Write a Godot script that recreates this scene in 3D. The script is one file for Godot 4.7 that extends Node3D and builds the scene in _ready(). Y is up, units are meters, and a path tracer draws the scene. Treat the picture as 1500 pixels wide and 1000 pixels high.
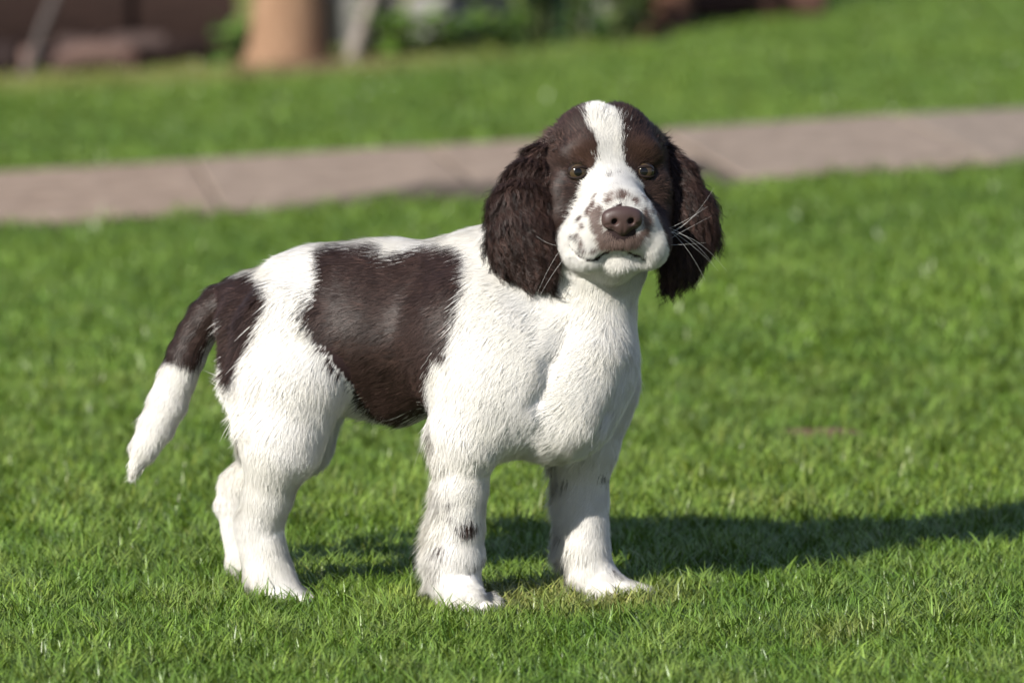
extends Node3D
# A spaniel puppy on a sunny lawn. y is up, units are metres.

const EYE_POINT := Vector3(0.0, 0.7, 4.4)
const DOWN_TILT := -0.11159
const DOG_AT := Vector3(-0.06, -0.003, -0.03)
const PATH_TURN := 0.10
const PATH_MID := Vector3(0.0, 0.0, -4.07)
const PATH_HALF := 0.465
const SLAB := 0.37

var rng := RandomNumberGenerator.new()
var rough := FastNoiseLite.new()
var taken := {}


func _ready() -> void:
	# ---- camera, sky, sun, exposure
	var cam := Camera3D.new()
	cam.name = "camera"
	add_child(cam)
	cam.position = EYE_POINT
	cam.rotation = Vector3(DOWN_TILT, 0.0, 0.0)
	cam.near = 0.05
	cam.far = 900.0
	var optics := CameraAttributesPhysical.new()
	optics.frustum_focal_length = 200.0
	optics.frustum_focus_distance = 4.34
	optics.exposure_aperture = 7.2
	cam.attributes = optics
	cam.fov = 6.895
	cam.current = true

	var env := Environment.new()
	env.background_mode = Environment.BG_SKY
	var sky_mat := ProceduralSkyMaterial.new()
	sky_mat.sky_top_color = Color(0.42, 0.50, 0.66)
	sky_mat.sky_horizon_color = Color(0.80, 0.82, 0.84)
	sky_mat.sky_curve = 0.18
	sky_mat.ground_bottom_color = Color(0.20, 0.24, 0.14)
	sky_mat.ground_horizon_color = Color(0.55, 0.60, 0.58)
	var sky := Sky.new()
	sky.sky_material = sky_mat
	env.sky = sky
	env.background_energy_multiplier = 0.75
	env.tonemap_mode = Environment.TONE_MAPPER_LINEAR
	env.tonemap_exposure = 1.6
	env.sdfgi_enabled = true
	env.ssao_enabled = true
	env.ssil_enabled = true
	var we := WorldEnvironment.new()
	we.name = "environment"
	we.environment = env
	add_child(we)

	var sun := DirectionalLight3D.new()
	sun.name = "sun"
	sun.light_color = Color(1.0, 0.98, 0.945)
	sun.light_energy = 1.5
	sun.light_angular_distance = 0.5
	sun.shadow_enabled = true
	add_child(sun)
	var sun_from := Vector3(-sin(deg_to_rad(42.0)), tan(deg_to_rad(30.5)), cos(deg_to_rad(42.0)))
	sun.look_at_from_position(sun_from * 10.0, Vector3.ZERO)

	rng.seed = 20240611
	rough.seed = 7
	rough.frequency = 1.0
	rough.noise_type = FastNoiseLite.TYPE_SIMPLEX_SMOOTH

	# ---- the place
	build_ground()
	build_path()
	build_border()
	# ---- the dog
	build_dog()
	# ---- the lawn
	build_lawn()


# ------------------------------------------------------------------ naming
func numbered(called: String) -> String:
	if not taken.has(called):
		taken[called] = 0
		return called
	taken[called] += 1
	return "%s_%03d" % [called, taken[called]]


func tag(o: Node, label: String, category := "", group := "", kind := "") -> void:
	o.set_meta("label", label)
	if category:
		o.set_meta("category", category)
	if group:
		o.set_meta("group", group)
	if kind:
		o.set_meta("kind", kind)


func thing(called: String, at: Vector3, label: String, category: String, group := "") -> Node3D:
	var o := Node3D.new()
	o.name = numbered(called)
	add_child(o)
	o.position = at
	tag(o, label, category, group)
	return o


func mesh_under(parent: Node, called: String, mesh: Mesh, mat: Material, at := Vector3.ZERO) -> MeshInstance3D:
	var o := MeshInstance3D.new()
	o.name = called
	o.mesh = mesh
	o.material_override = mat
	parent.add_child(o, true)
	o.position = at
	return o


func paint(c: Color, r := 0.8, spec := 0.4) -> StandardMaterial3D:
	var m := StandardMaterial3D.new()
	m.albedo_color = c.linear_to_srgb()
	m.roughness = r
	m.metallic_specular = spec
	return m


func speckled(a: Color, b: Color, size: float, seed_: int, bump := 0.6, r := 0.9) -> StandardMaterial3D:
	# a triplanar mottled surface; size is the width in metres of one repeat
	var n := FastNoiseLite.new()
	n.seed = seed_
	n.frequency = 0.02
	n.fractal_octaves = 6
	n.fractal_gain = 0.9
	var ramp := Gradient.new()
	ramp.offsets = PackedFloat32Array([0.25, 0.5, 0.78])
	ramp.colors = PackedColorArray([a.linear_to_srgb(), a.lerp(b, 0.45).linear_to_srgb(), b.linear_to_srgb()])
	var t := NoiseTexture2D.new()
	t.width = 512
	t.height = 512
	t.seamless = true
	t.noise = n
	t.color_ramp = ramp
	var nn := NoiseTexture2D.new()
	nn.width = 512
	nn.height = 512
	nn.seamless = true
	nn.noise = n
	nn.as_normal_map = true
	nn.bump_strength = 6.0
	var m := StandardMaterial3D.new()
	m.albedo_texture = t
	m.normal_enabled = true
	m.normal_texture = nn
	m.normal_scale = bump
	m.roughness = r
	m.metallic_specular = 0.3
	m.uv1_triplanar = true
	m.uv1_world_triplanar = true
	m.uv1_scale = Vector3.ONE / size
	return m


# one triangle wound so that its face agrees with its normals
func face(st: SurfaceTool, a: Vector3, b: Vector3, c: Vector3, na: Vector3, nb: Vector3, nc: Vector3) -> void:
	var turned := (c - a).cross(b - a).dot(na + nb + nc) < 0.0
	st.set_normal(na)
	st.add_vertex(a)
	st.set_normal(nc if turned else nb)
	st.add_vertex(c if turned else b)
	st.set_normal(nb if turned else nc)
	st.add_vertex(b if turned else c)


# ------------------------------------------------------------------ ground
func height(x: float, z: float) -> float:
	var back := smoothstep(-0.5, -3.4, z)
	var h := 0.054 * clampf(x, -7.0, 7.0) * back
	h += 0.012 * clampf(x - 0.12, 0.0, 6.88) * (1.0 - back) * smoothstep(0.12, 0.4, x)
	h += 0.05 * smoothstep(-6.0, -14.0, z) * smoothstep(0.0, 2.5, x)      # the bank on the right
	h += 0.006 * rough.get_noise_2d(x * 0.9, z * 0.9) * smoothstep(0.6, 1.6, absf(z) + absf(x) * 0.3)
	return h


func build_ground() -> void:
	var xs := PackedFloat32Array()
	var zs := PackedFloat32Array()
	for v in [-300.0, -90.0, -30.0, -14.0, -9.0, -7.0]:
		xs.append(v)
	var x := -6.0
	while x < 6.01:
		xs.append(x)
		x += 0.2
	for v in [7.0, 9.0, 14.0, 30.0, 90.0, 300.0]:
		xs.append(v)
	for v in [-600.0, -200.0, -80.0, -40.0, -24.0]:
		zs.append(v)
	var z := -18.0
	while z < 3.01:
		zs.append(z)
		z += 0.25
	for v in [5.0, 9.0, 20.0, 60.0]:
		zs.append(v)
	var st := SurfaceTool.new()
	st.begin(Mesh.PRIMITIVE_TRIANGLES)
	for a in zs:
		for b in xs:
			st.add_vertex(Vector3(b, height(b, a), a))
	var w := xs.size()
	for j in zs.size() - 1:
		for i in w - 1:
			var k := j * w + i
			for q in [k, k + 1, k + w + 1, k, k + w + 1, k + w]:
				st.add_index(q)
	st.generate_normals()
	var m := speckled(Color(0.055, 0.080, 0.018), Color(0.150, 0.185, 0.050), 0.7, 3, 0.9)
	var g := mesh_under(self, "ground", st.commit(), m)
	tag(g, "green lawn ground under the grass reaching to the horizon", "", "", "structure")
	# bare soil showing through the turf
	soil_patch(Vector3(0.292, 0, -0.99), 0.05, 0.055, "small bare reddish soil patch in the lawn right of the dog")
	soil_patch(Vector3(-0.42, 0, -6.95), 0.30, 0.28, "bare pinkish soil around the foot of the tan tree trunk")


func soil_patch(at: Vector3, rx: float, rz: float, label: String) -> void:
	var st := SurfaceTool.new()
	st.begin(Mesh.PRIMITIVE_TRIANGLES)
	st.add_vertex(Vector3(0, height(at.x, at.z) + 0.010, 0))
	for i in 25:
		var a := TAU * i / 24.0
		var k := 1.0 + 0.35 * rough.get_noise_2d(cos(a) * 1.4 + at.x * 9.0, sin(a) * 1.4)
		var p := Vector3(cos(a) * rx * k, 0, sin(a) * rz * k)
		p.y = height(at.x + p.x, at.z + p.z) + 0.004
		st.add_vertex(p)
	for i in 24:
		for q in [0, i + 1, i + 2]:
			st.add_index(q)
	st.generate_normals()
	var o := mesh_under(self, numbered("soil"), st.commit(), speckled(Color(0.10, 0.062, 0.036), Color(0.21, 0.140, 0.085), 0.25, 21, 1.2), Vector3(at.x, 0, at.z))
	tag(o, label, "", "", "structure")


func on_path(x: float, z: float) -> float:
	# distance across the path from its edge, negative on the path
	var dx := x - PATH_MID.x
	var dz := z - PATH_MID.z
	var across := dz * cos(PATH_TURN) + dx * sin(PATH_TURN)
	return absf(across) - PATH_HALF


func rounded_slab(w: float, h: float, d: float, bevel: float) -> ArrayMesh:
	var st := SurfaceTool.new()
	st.begin(Mesh.PRIMITIVE_TRIANGLES)
	var ring := func(x: float, y: float, z: float) -> Array: return [Vector3(-x, y, -z), Vector3(x, y, -z), Vector3(x, y, z), Vector3(-x, y, z)]
	var rings := [ring.call(w / 2, 0.0, d / 2), ring.call(w / 2, h - bevel, d / 2), ring.call(w / 2 - bevel, h, d / 2 - bevel)]
	st.set_smooth_group(-1)
	for k in 2:
		for i in 4:
			var a: Vector3 = rings[k][i]
			var b: Vector3 = rings[k][(i + 1) % 4]
			var c: Vector3 = rings[k + 1][(i + 1) % 4]
			var e: Vector3 = rings[k + 1][i]
			for v in [a, c, b, a, e, c]:
				st.add_vertex(v)
	var t: Array = rings[2]
	for v in [t[0], t[2], t[1], t[0], t[3], t[2]]:
		st.add_vertex(v)
	st.generate_normals()
	return st.commit()


func build_path() -> void:
	var along := Vector3(cos(PATH_TURN), 0, -sin(PATH_TURN))
	var across := Vector3(sin(PATH_TURN), 0, cos(PATH_TURN))
	var st := SurfaceTool.new()
	st.begin(Mesh.PRIMITIVE_TRIANGLES)
	for i in 81:
		for s in [-0.05, -0.004, 0.004, 0.05]:
			var p: Vector3 = PATH_MID + along * (-6.0 + i * 0.15) + across * (signf(s) * PATH_HALF + (s if absf(s) > 0.01 else -s))
			p.y = height(p.x, p.z) + (0.004 if absf(s) > 0.01 else 0.0145)
			st.add_vertex(p)
	for i in 80:
		for k in 3:
			for q in [0, 4, 5, 0, 5, 1]:
				st.add_index(i * 4 + k + q)
	st.generate_normals()
	var path := mesh_under(self, "path", st.commit(), speckled(Color(0.06, 0.045, 0.035), Color(0.14, 0.11, 0.085), 0.5, 11))
	tag(path, "pinkish grey paved garden path crossing the lawn behind the dog", "", "", "structure")
	var looks := []
	for k in 4:
		var warm := 0.006 * (k - 1.5)
		looks.append(speckled(Color(0.190 + warm, 0.144, 0.108 - warm * 0.4), Color(0.350 + warm, 0.272, 0.210 - warm * 0.4), 0.9 + 0.13 * k, 40 + k, 0.5))
	var shapes := [rounded_slab(SLAB - 0.0025, 0.05, PATH_HALF * 2.0, 0.003), rounded_slab(SLAB - 0.0035, 0.05, PATH_HALF * 2.0 - 0.012, 0.004)]
	for i in 30:
		var p: Vector3 = PATH_MID + along * ((i - 15) * SLAB + 0.10)
		var left: Vector3 = p - along * 0.15
		var right: Vector3 = p + along * 0.15
		var o := mesh_under(path, "slab", shapes[i % 2], looks[(i * 7 + i / 3) % 4])
		o.position = Vector3(p.x, height(p.x, p.z) - 0.032 + rng.randf_range(-0.001, 0.001), p.z)
		o.rotation = Vector3(rng.randf_range(-0.002, 0.002), PATH_TURN + rng.randf_range(-0.004, 0.004), atan((height(right.x, right.z) - height(left.x, left.z)) / 0.3))


# ------------------------------------------------------------------ the border behind the lawn
func tube(st: SurfaceTool, pts: Array, radii: Array, sides := 8, wobble := 0.0, seed_ := 0.0) -> void:
	# a smooth tapering tube along the points
	var first := true
	var last: Array = []
	var ref := Vector3(0.31, 0.2, 0.93)
	for i in pts.size():
		var a: Vector3 = pts[maxi(i - 1, 0)]
		var b: Vector3 = pts[mini(i + 1, pts.size() - 1)]
		var t := (b - a).normalized()
		var u := t.cross(ref).normalized()
		var v := t.cross(u).normalized()
		var now: Array = []
		for k in sides:
			var ang := TAU * k / sides
			var dir := u * cos(ang) + v * sin(ang)
			var r: float = radii[i]
			r *= 1.0 + wobble * rough.get_noise_3d(cos(ang) * 2.2 + seed_, sin(ang) * 2.2, i * 0.45)
			now.append([Vector3(pts[i]) + dir * r, dir])
		if not first:
			for k in sides:
				var k2 := (k + 1) % sides
				face(st, last[k][0], now[k][0], now[k2][0], last[k][1], now[k][1], now[k2][1])
				face(st, last[k][0], now[k2][0], last[k2][0], last[k][1], now[k2][1], last[k2][1])
		first = false
		last = now
	for end in [0, pts.size() - 1]:
		var tip: Vector3 = pts[end]
		var dirn: Vector3 = (tip - Vector3(pts[1 if end == 0 else end - 1])).normalized()
		if end > 0:
			for k in sides:
				face(st, last[k][0], tip, last[(k + 1) % sides][0], dirn, dirn, dirn)


func leafy(called: String, at: Vector3, h: float, spread: float, n: int, leaf_len: float, c: Color, label: String) -> void:
	var o := thing(called, at, label, "plant", "leafy plants in the border")
	var r := RandomNumberGenerator.new()
	r.seed = int(at.x * 1000.0) + 77
	var stems := SurfaceTool.new()
	stems.begin(Mesh.PRIMITIVE_TRIANGLES)
	var leaves := SurfaceTool.new()
	leaves.begin(Mesh.PRIMITIVE_TRIANGLES)
	var count := 7
	for s in count:
		var a := TAU * s / count + r.randf_range(-0.4, 0.4)
		var lean := r.randf_range(0.15, 0.9) * spread
		var pts := []
		var rad := []
		for i in 6:
			var t := i / 5.0
			pts.append(Vector3(cos(a) * lean * t * t + cos(a) * 0.02, h * t * r.randf_range(0.92, 1.0), sin(a) * lean * t * t + sin(a) * 0.02))
			rad.append(lerpf(0.006, 0.0015, t))
		tube(stems, pts, rad, 5)
		for k in n / count:
			var t := pow(r.randf(), 0.8)
			var f := t * 5.0
			var i0 := mini(int(f), 4)
			var p: Vector3 = (pts[i0] as Vector3).lerp(pts[i0 + 1], f - i0)
			var az := r.randf() * TAU
			var out := Vector3(cos(az), r.randf_range(-0.2, 0.8), sin(az)).normalized()
			var side := out.cross(Vector3.UP).normalized().rotated(out, r.randf_range(-0.7, 0.7))
			var up := side.cross(out).normalized()
			var ln := leaf_len * r.randf_range(0.6, 1.25)
			var tint := c * r.randf_range(0.72, 1.3)
			tint.r *= r.randf_range(0.85, 1.3)
			var mid := p + out * ln * 0.5 + up * ln * 0.08
			var tip := p + out * ln - up * ln * 0.10
			var l := mid + side * ln * 0.24 - up * ln * 0.04
			var g := mid - side * ln * 0.24 - up * ln * 0.04
			leaves.set_color(tint)
			for q in [[p, l, mid], [p, mid, g], [l, tip, mid], [mid, tip, g]]:
				face(leaves, q[0], q[1], q[2], up, up, up)
	var lm := paint(Color.WHITE, 0.55, 0.4)
	lm.vertex_color_use_as_albedo = true
	lm.backlight_enabled = true
	lm.backlight = Color(0.6, 0.65, 0.3)
	mesh_under(o, "leaves", leaves.commit(), lm)
	mesh_under(o, "stem", stems.commit(), paint(Color(0.07, 0.09, 0.03)))


func plank_mesh(w: float, h: float, d: float, seed_: float) -> ArrayMesh:
	# a weathered board: slightly uneven edges, bevelled
	var st := SurfaceTool.new()
	st.begin(Mesh.PRIMITIVE_TRIANGLES)
	var n := 6
	var prev: Array = []
	for i in n + 1:
		var x := w * (i / float(n) - 0.5)
		var e := 0.004 * rough.get_noise_2d(x * 3.0 + seed_, seed_)
		var f := 0.004 * rough.get_noise_2d(x * 3.0 - seed_, seed_ + 9.0)
		var b := 0.003
		var now := [Vector3(x, e + b, -d / 2), Vector3(x, e, -d / 2 + b), Vector3(x, e, d / 2 - b), Vector3(x, e + b, d / 2), Vector3(x, h + f - b, d / 2), Vector3(x, h + f, d / 2 - b), Vector3(x, h + f, -d / 2 + b), Vector3(x, h + f - b, -d / 2)]
		if i:
			for k in 8:
				var k2 := (k + 1) % 8
				for q in [prev[k], now[k2], now[k], prev[k], prev[k2], now[k2]]:
					st.add_vertex(q)
		if i == 0 or i == n:
			for k in 6:
				for q in ([now[0], now[k + 1], now[k + 2]] if i == 0 else [now[0], now[k + 2], now[k + 1]]):
					st.add_vertex(q)
		prev = now
	st.set_smooth_group(-1)
	st.generate_normals()
	return st.commit()


func build_border() -> void:
	# dark timber fence on the left
	var fx := -1.62
	var fz := -7.45
	var fence := thing("wooden_fence", Vector3(fx, height(fx, fz), fz), "low dark brown weathered plank fence left of the tan trunk", "fence")
	for k in 5:
		var tone := 0.8 + 0.13 * ((k * 3) % 4)
		var wood := speckled(Color(0.014, 0.0075, 0.006) * tone, Color(0.045, 0.025, 0.020) * tone, 0.35, 60 + k, 0.8)
		wood.uv1_scale = Vector3(0.8, 6.0, 6.0)
		var p := mesh_under(fence, "plank", plank_mesh(2.1, 0.15, 0.024, k * 3.1), wood, Vector3(0, 0.018 + k * 0.158, 0.0))
		p.rotation.z = 0.054
	for x in [-0.95, 0.0, 0.95]:
		var post := mesh_under(fence, "post", plank_mesh(0.08, 0.92, 0.07, x), speckled(Color(0.03, 0.018, 0.014), Color(0.08, 0.05, 0.04), 0.3, 66), Vector3(x, x * 0.054 - 0.02, -0.051))
		post.rotation.z = 0.0
	# a heap-side log and pale sticks in front of it
	log_at("log", Vector3(-0.90, 0, -7.30), 0.22, 0.030, 0.25, Color(0.10, 0.062, 0.050), Color(0.20, 0.13, 0.11), "brown log lying in front of the dark plank fence")
	stick("garden_stick", [Vector3(-1.005, -0.02, -7.22), Vector3(-0.965, 0.10, -7.25), Vector3(-0.90, 0.26, -7.32), Vector3(-0.85, 0.36, -7.40)], 0.010, Color(0.10, 0.085, 0.08), "pale grey stick leaning against the dark plank fence")
	stick("garden_stick", [Vector3(-0.335, -0.02, -7.06), Vector3(-0.30, 0.09, -7.10), Vector3(-0.24, 0.25, -7.18), Vector3(-0.20, 0.36, -7.25)], 0.014, Color(0.27, 0.23, 0.20), "pale wooden stick leaning beside the tan tree trunk")
	log_at("log", Vector3(-1.10, 0, -7.34), 0.20, 0.035, -0.5, Color(0.012, 0.008, 0.008), Color(0.035, 0.022, 0.020), "blackish log end lying left of the pale stick by the fence")
	log_at("log", Vector3(-0.71, 0, -7.33), 0.18, 0.026, 0.6, Color(0.014, 0.009, 0.008), Color(0.045, 0.026, 0.022), "short dark log right of the brown log by the fence")
	log_at("log", Vector3(-0.83, 0, -7.39), 0.22, 0.036, -0.1, Color(0.050, 0.034, 0.030), Color(0.11, 0.078, 0.070), "pinkish brown log behind the other logs against the fence")
	# tan tree trunk
	var tx := -0.462
	var tz := -7.14
	var tree := thing("tree", Vector3(tx, height(tx, tz), tz), "tan orange barked tree trunk rising from the lawn edge", "tree")
	var st := SurfaceTool.new()
	st.begin(Mesh.PRIMITIVE_TRIANGLES)
	var pts := []
	var rad := []
	for i in 22:
		var t := i / 21.0
		pts.append(Vector3(0.03 * sin(t * 4.0), -0.06 + t * 2.4, 0.02 * sin(t * 3.0)))
		rad.append(lerpf(0.073, 0.05, t) + 0.035 * exp(-t * 28.0))
	tube(st, pts, rad, 20, 0.10, 3.0)
	var bark := speckled(Color(0.20, 0.115, 0.068), Color(0.37, 0.235, 0.15), 0.3, 71, 1.0)
	bark.uv1_scale = Vector3(5.0, 1.6, 5.0)
	mesh_under(tree, "trunk", st.commit(), bark)
	for s in [-1.0, 1.0]:
		var sl := SurfaceTool.new()
		sl.begin(Mesh.PRIMITIVE_TRIANGLES)
		tube(sl, [Vector3(0.0, 2.2, 0.0), Vector3(0.18 * s, 2.55, -0.05 * s), Vector3(0.42 * s, 2.95, -0.12), Vector3(0.6 * s, 3.4, -0.2)], [0.045, 0.035, 0.024, 0.008], 8, 0.1, s)
		mesh_under(tree, "limb", sl.commit(), bark)
	var cr := SurfaceTool.new()
	cr.begin(Mesh.PRIMITIVE_TRIANGLES)
	var r := RandomNumberGenerator.new()
	r.seed = 5
	for i in 2600:
		var c := Vector3(r.randfn(0, 0.34), 3.35 + r.randfn(0, 0.28), r.randfn(0, 0.34) - 0.1)
		var a := Vector3(r.randfn(), r.randfn(), r.randfn()).normalized()
		var b := a.cross(Vector3(r.randfn(), r.randfn(), r.randfn())).normalized()
		var tint := Color(0.06, 0.11, 0.025) * r.randf_range(0.6, 1.4)
		cr.set_color(tint)
		face(cr, c - a * 0.035, c + b * 0.016, c + a * 0.035, a.cross(b), a.cross(b), a.cross(b))
		face(cr, c - a * 0.035, c + a * 0.035, c - b * 0.016, a.cross(b), a.cross(b), a.cross(b))
	var lm := paint(Color.WHITE, 0.6)
	lm.vertex_color_use_as_albedo = true
	mesh_under(tree, "crown", cr.commit(), lm)
	# grey stone wall
	var wx := -0.09
	var wz := -7.75
	var wall := thing("stone_wall", Vector3(wx, height(wx, wz), wz), "low grey stone block wall behind the bright green plants", "wall")
	var stones := [rounded_slab(0.235, 0.118, 0.16, 0.012), rounded_slab(0.225, 0.112, 0.15, 0.016)]
	for row in 4:
		for k in 3:
			var tone := rng.randf_range(0.85, 1.15)
			var sm := speckled(Color(0.17, 0.165, 0.15) * tone, Color(0.33, 0.32, 0.30) * tone, 0.4, 80 + row * 3 + k, 0.9)
			var b := mesh_under(wall, "stone", stones[(row + k) % 2], sm, Vector3((k - 1) * 0.245 + (0.06 if row % 2 else -0.02), row * 0.122 - 0.02, rng.randf_range(-0.006, 0.006)))
			b.rotation.y = rng.randf_range(-0.03, 0.03)
	# dark shrub in the gap, bright and dark plants
	leafy("dark_shrub", Vector3(-0.285, height(-0.285, -7.42), -7.42), 0.55, 0.22, 360, 0.05, Color(0.014, 0.022, 0.010), "very dark green shrub between the tan trunk and grey wall")
	leafy("leafy_plant", Vector3(-0.235, height(-0.235, -7.12), -7.12), 0.085, 0.07, 90, 0.05, Color(0.13, 0.24, 0.04), "short bright green leafy plant right of the tan trunk")
	leafy("leafy_plant", Vector3(-0.135, height(-0.135, -7.20), -7.20), 0.075, 0.08, 90, 0.05, Color(0.12, 0.22, 0.04), "low bright green leafy plant before the wall's left half")
	leafy("leafy_plant", Vector3(-0.02, height(-0.02, -7.22), -7.22), 0.065, 0.08, 80, 0.045, Color(0.10, 0.19, 0.035), "lowest bright green plant before the wall's right half")
	leafy("leafy_plant", Vector3(0.055, height(0.055, -7.4), -7.4), 0.42, 0.14, 260, 0.06, Color(0.035, 0.085, 0.03), "tall blue green leafy plant at the wall's right end")
	leafy("leafy_plant", Vector3(0.15, height(0.15, -7.38), -7.38), 0.40, 0.16, 300, 0.055, Color(0.05, 0.115, 0.025), "tall mid green bushy plant left of the rusty stump")
	leafy("leafy_plant", Vector3(0.235, height(0.235, -7.30), -7.30), 0.16, 0.07, 80, 0.06, Color(0.13, 0.20, 0.075), "small pale green plant beside the rusty stump")
	leafy("leafy_plant", Vector3(-0.56, height(-0.56, -7.16), -7.16), 0.085, 0.05, 60, 0.05, Color(0.10, 0.20, 0.04), "narrow green plant left of the tan trunk")
	leafy("dark_shrub", Vector3(0.225, height(0.225, -7.75), -7.75), 0.6, 0.2, 360, 0.05, Color(0.014, 0.026, 0.010), "dark green shrub behind the small pale plant")
	# rusty stump
	var sx := 0.325
	var sz := -7.5
	var stump := thing("tree_stump", Vector3(sx, height(sx, sz), sz), "rusty brown broken tree stump at the right of the plants", "stump")
	var ss := SurfaceTool.new()
	ss.begin(Mesh.PRIMITIVE_TRIANGLES)
	tube(ss, [Vector3(0, -0.03, 0), Vector3(0.005, 0.03, 0), Vector3(0.012, 0.1, 0.0), Vector3(0.02, 0.2, -0.01), Vector3(0.03, 0.27, -0.015)], [0.075, 0.052, 0.043, 0.04, 0.03], 14, 0.35, 8.0)
	mesh_under(stump, "trunk", ss.commit(), speckled(Color(0.09, 0.042, 0.028), Color(0.23, 0.12, 0.085), 0.2, 91, 1.2))
	log_at("log", Vector3(0.46, 0, -7.72), 0.42, 0.05, -0.12, Color(0.05, 0.026, 0.02), Color(0.12, 0.065, 0.05), "dark brown log lying behind the rusty stump")


func log_at(called: String, at: Vector3, ln: float, rr: float, turn: float, a: Color, b: Color, label: String) -> void:
	var o := thing(called, Vector3(at.x, height(at.x, at.z), at.z), label, "log")
	o.rotation.y = turn
	var st := SurfaceTool.new()
	st.begin(Mesh.PRIMITIVE_TRIANGLES)
	var pts := []
	var rad := []
	for i in 9:
		var t := i / 8.0 - 0.5
		pts.append(Vector3(t * ln, rr * 0.9 + 0.004 * sin(t * 9.0) + t * 0.05 * ln, 0.0))
		rad.append(rr * (1.0 if i > 0 and i < 8 else 0.96))
	tube(st, pts, rad, 12, 0.22, at.x * 5.0)
	mesh_under(o, "bark", st.commit(), speckled(a, b, 0.2, 95 + int(absf(at.x) * 10.0), 1.2))
	var cap := CylinderMesh.new()
	cap.top_radius = rr * 0.93
	cap.bottom_radius = rr * 0.93
	cap.height = 0.006
	var e := mesh_under(o, "cut_end", cap, speckled(b * 1.1, b * 1.5, 0.1, 99), Vector3(-ln * 0.5 - 0.001, rr * 0.9 - 0.026 * ln, 0))
	e.rotation.z = PI / 2


func stick(called: String, pts: Array, rr: float, c: Color, label: String) -> void:
	var foot: Vector3 = pts[0]
	var at := Vector3(foot.x, height(foot.x, foot.z), foot.z)
	var st := SurfaceTool.new()
	st.begin(Mesh.PRIMITIVE_TRIANGLES)
	var rel := []
	var rad := []
	for i in pts.size():
		var p: Vector3 = pts[i]
		rel.append(p - Vector3(foot.x, 0, foot.z))
		rad.append(rr * lerpf(1.0, 0.7, i / float(pts.size() - 1)))
	tube(st, rel, rad, 8, 0.2, foot.x)
	var o := mesh_under(self, numbered(called), st.commit(), speckled(c * 0.75, c * 1.2, 0.15, 110), at)
	tag(o, label, "stick")


# ------------------------------------------------------------------ measurements of the dog, metres from its base
const HEAD_AT := Vector3(0.1370, 0.3452, 0.0650)
const HEAD_TURN := Vector3(0.1222, -0.0349, 0.0262)  # yaw, pitch, roll
const HEAD_UNIT := 0.000530
const FORWARD := Vector3(0.9455, 0.0000, 0.3256)
const SIDEWAYS := Vector3(-0.3256, 0.0000, 0.9455)
var saddle_edge := PackedVector2Array([Vector2(-0.0901,0.2808), Vector2(-0.0697,0.2835), Vector2(-0.0404,0.2832), Vector2(-0.0274,0.2761), Vector2(-0.0173,0.2818), Vector2(0.0017,0.2874), Vector2(0.0302,0.2873), Vector2(0.0448,0.2780), Vector2(0.0470,0.2578), Vector2(0.0418,0.2301), Vector2(0.0356,0.2095), Vector2(0.0236,0.2070), Vector2(0.0157,0.1892), Vector2(0.0107,0.1691), Vector2(-0.0192,0.1424), Vector2(-0.0410,0.1531), Vector2(-0.0570,0.1656), Vector2(-0.0647,0.1835), Vector2(-0.0776,0.2077), Vector2(-0.0836,0.2260), Vector2(-0.0901,0.2374), Vector2(-0.0843,0.2491), Vector2(-0.0813,0.2615), Vector2(-0.0895,0.2753)])
var rump_edge := PackedVector2Array([Vector2(-0.1517,0.2598), Vector2(-0.1256,0.2562), Vector2(-0.1175,0.2488), Vector2(-0.1175,0.2412), Vector2(-0.1284,0.2185), Vector2(-0.1314,0.2051), Vector2(-0.1507,0.1842), Vector2(-0.1568,0.1791), Vector2(-0.1691,0.1898), Vector2(-0.1931,0.1956), Vector2(-0.1871,0.2076), Vector2(-0.1697,0.2211), Vector2(-0.1627,0.2382), Vector2(-0.1657,0.2534)])
var tail_edge := PackedVector2Array([Vector2(-0.1449,0.2582), Vector2(-0.1357,0.2426), Vector2(-0.1530,0.2258), Vector2(-0.1804,0.2180), Vector2(-0.1847,0.2104), Vector2(-0.1908,0.2025), Vector2(-0.1982,0.1882), Vector2(-0.2018,0.1798), Vector2(-0.2089,0.1849), Vector2(-0.2185,0.1868), Vector2(-0.2331,0.1864), Vector2(-0.2310,0.1920), Vector2(-0.2258,0.2073), Vector2(-0.2162,0.2227), Vector2(-0.2047,0.2361), Vector2(-0.1917,0.2461), Vector2(-0.1737,0.2542)])
var blaze_edge := PackedVector2Array([Vector2(-17.6,89.2), Vector2(-6.2,98.0), Vector2(5.9,97.6), Vector2(13.5,91.4), Vector2(14.2,68.4), Vector2(11.4,37.5), Vector2(9.6,12.1), Vector2(21.4,-3.9), Vector2(36.3,-20.5), Vector2(41.9,-48.1), Vector2(56.8,-78.6), Vector2(70.0,-111.6), Vector2(69.7,-142.9), Vector2(36.4,-160.6), Vector2(-55.8,-156.1), Vector2(-83.7,-133.8), Vector2(-83.1,-95.0), Vector2(-79.5,-78.6), Vector2(-59.4,-54.8), Vector2(-47.8,-29.8), Vector2(-34.5,-8.3), Vector2(-20.0,13.1), Vector2(-20.6,38.7), Vector2(-29.0,63.9), Vector2(-29.4,81.8)])
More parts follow.
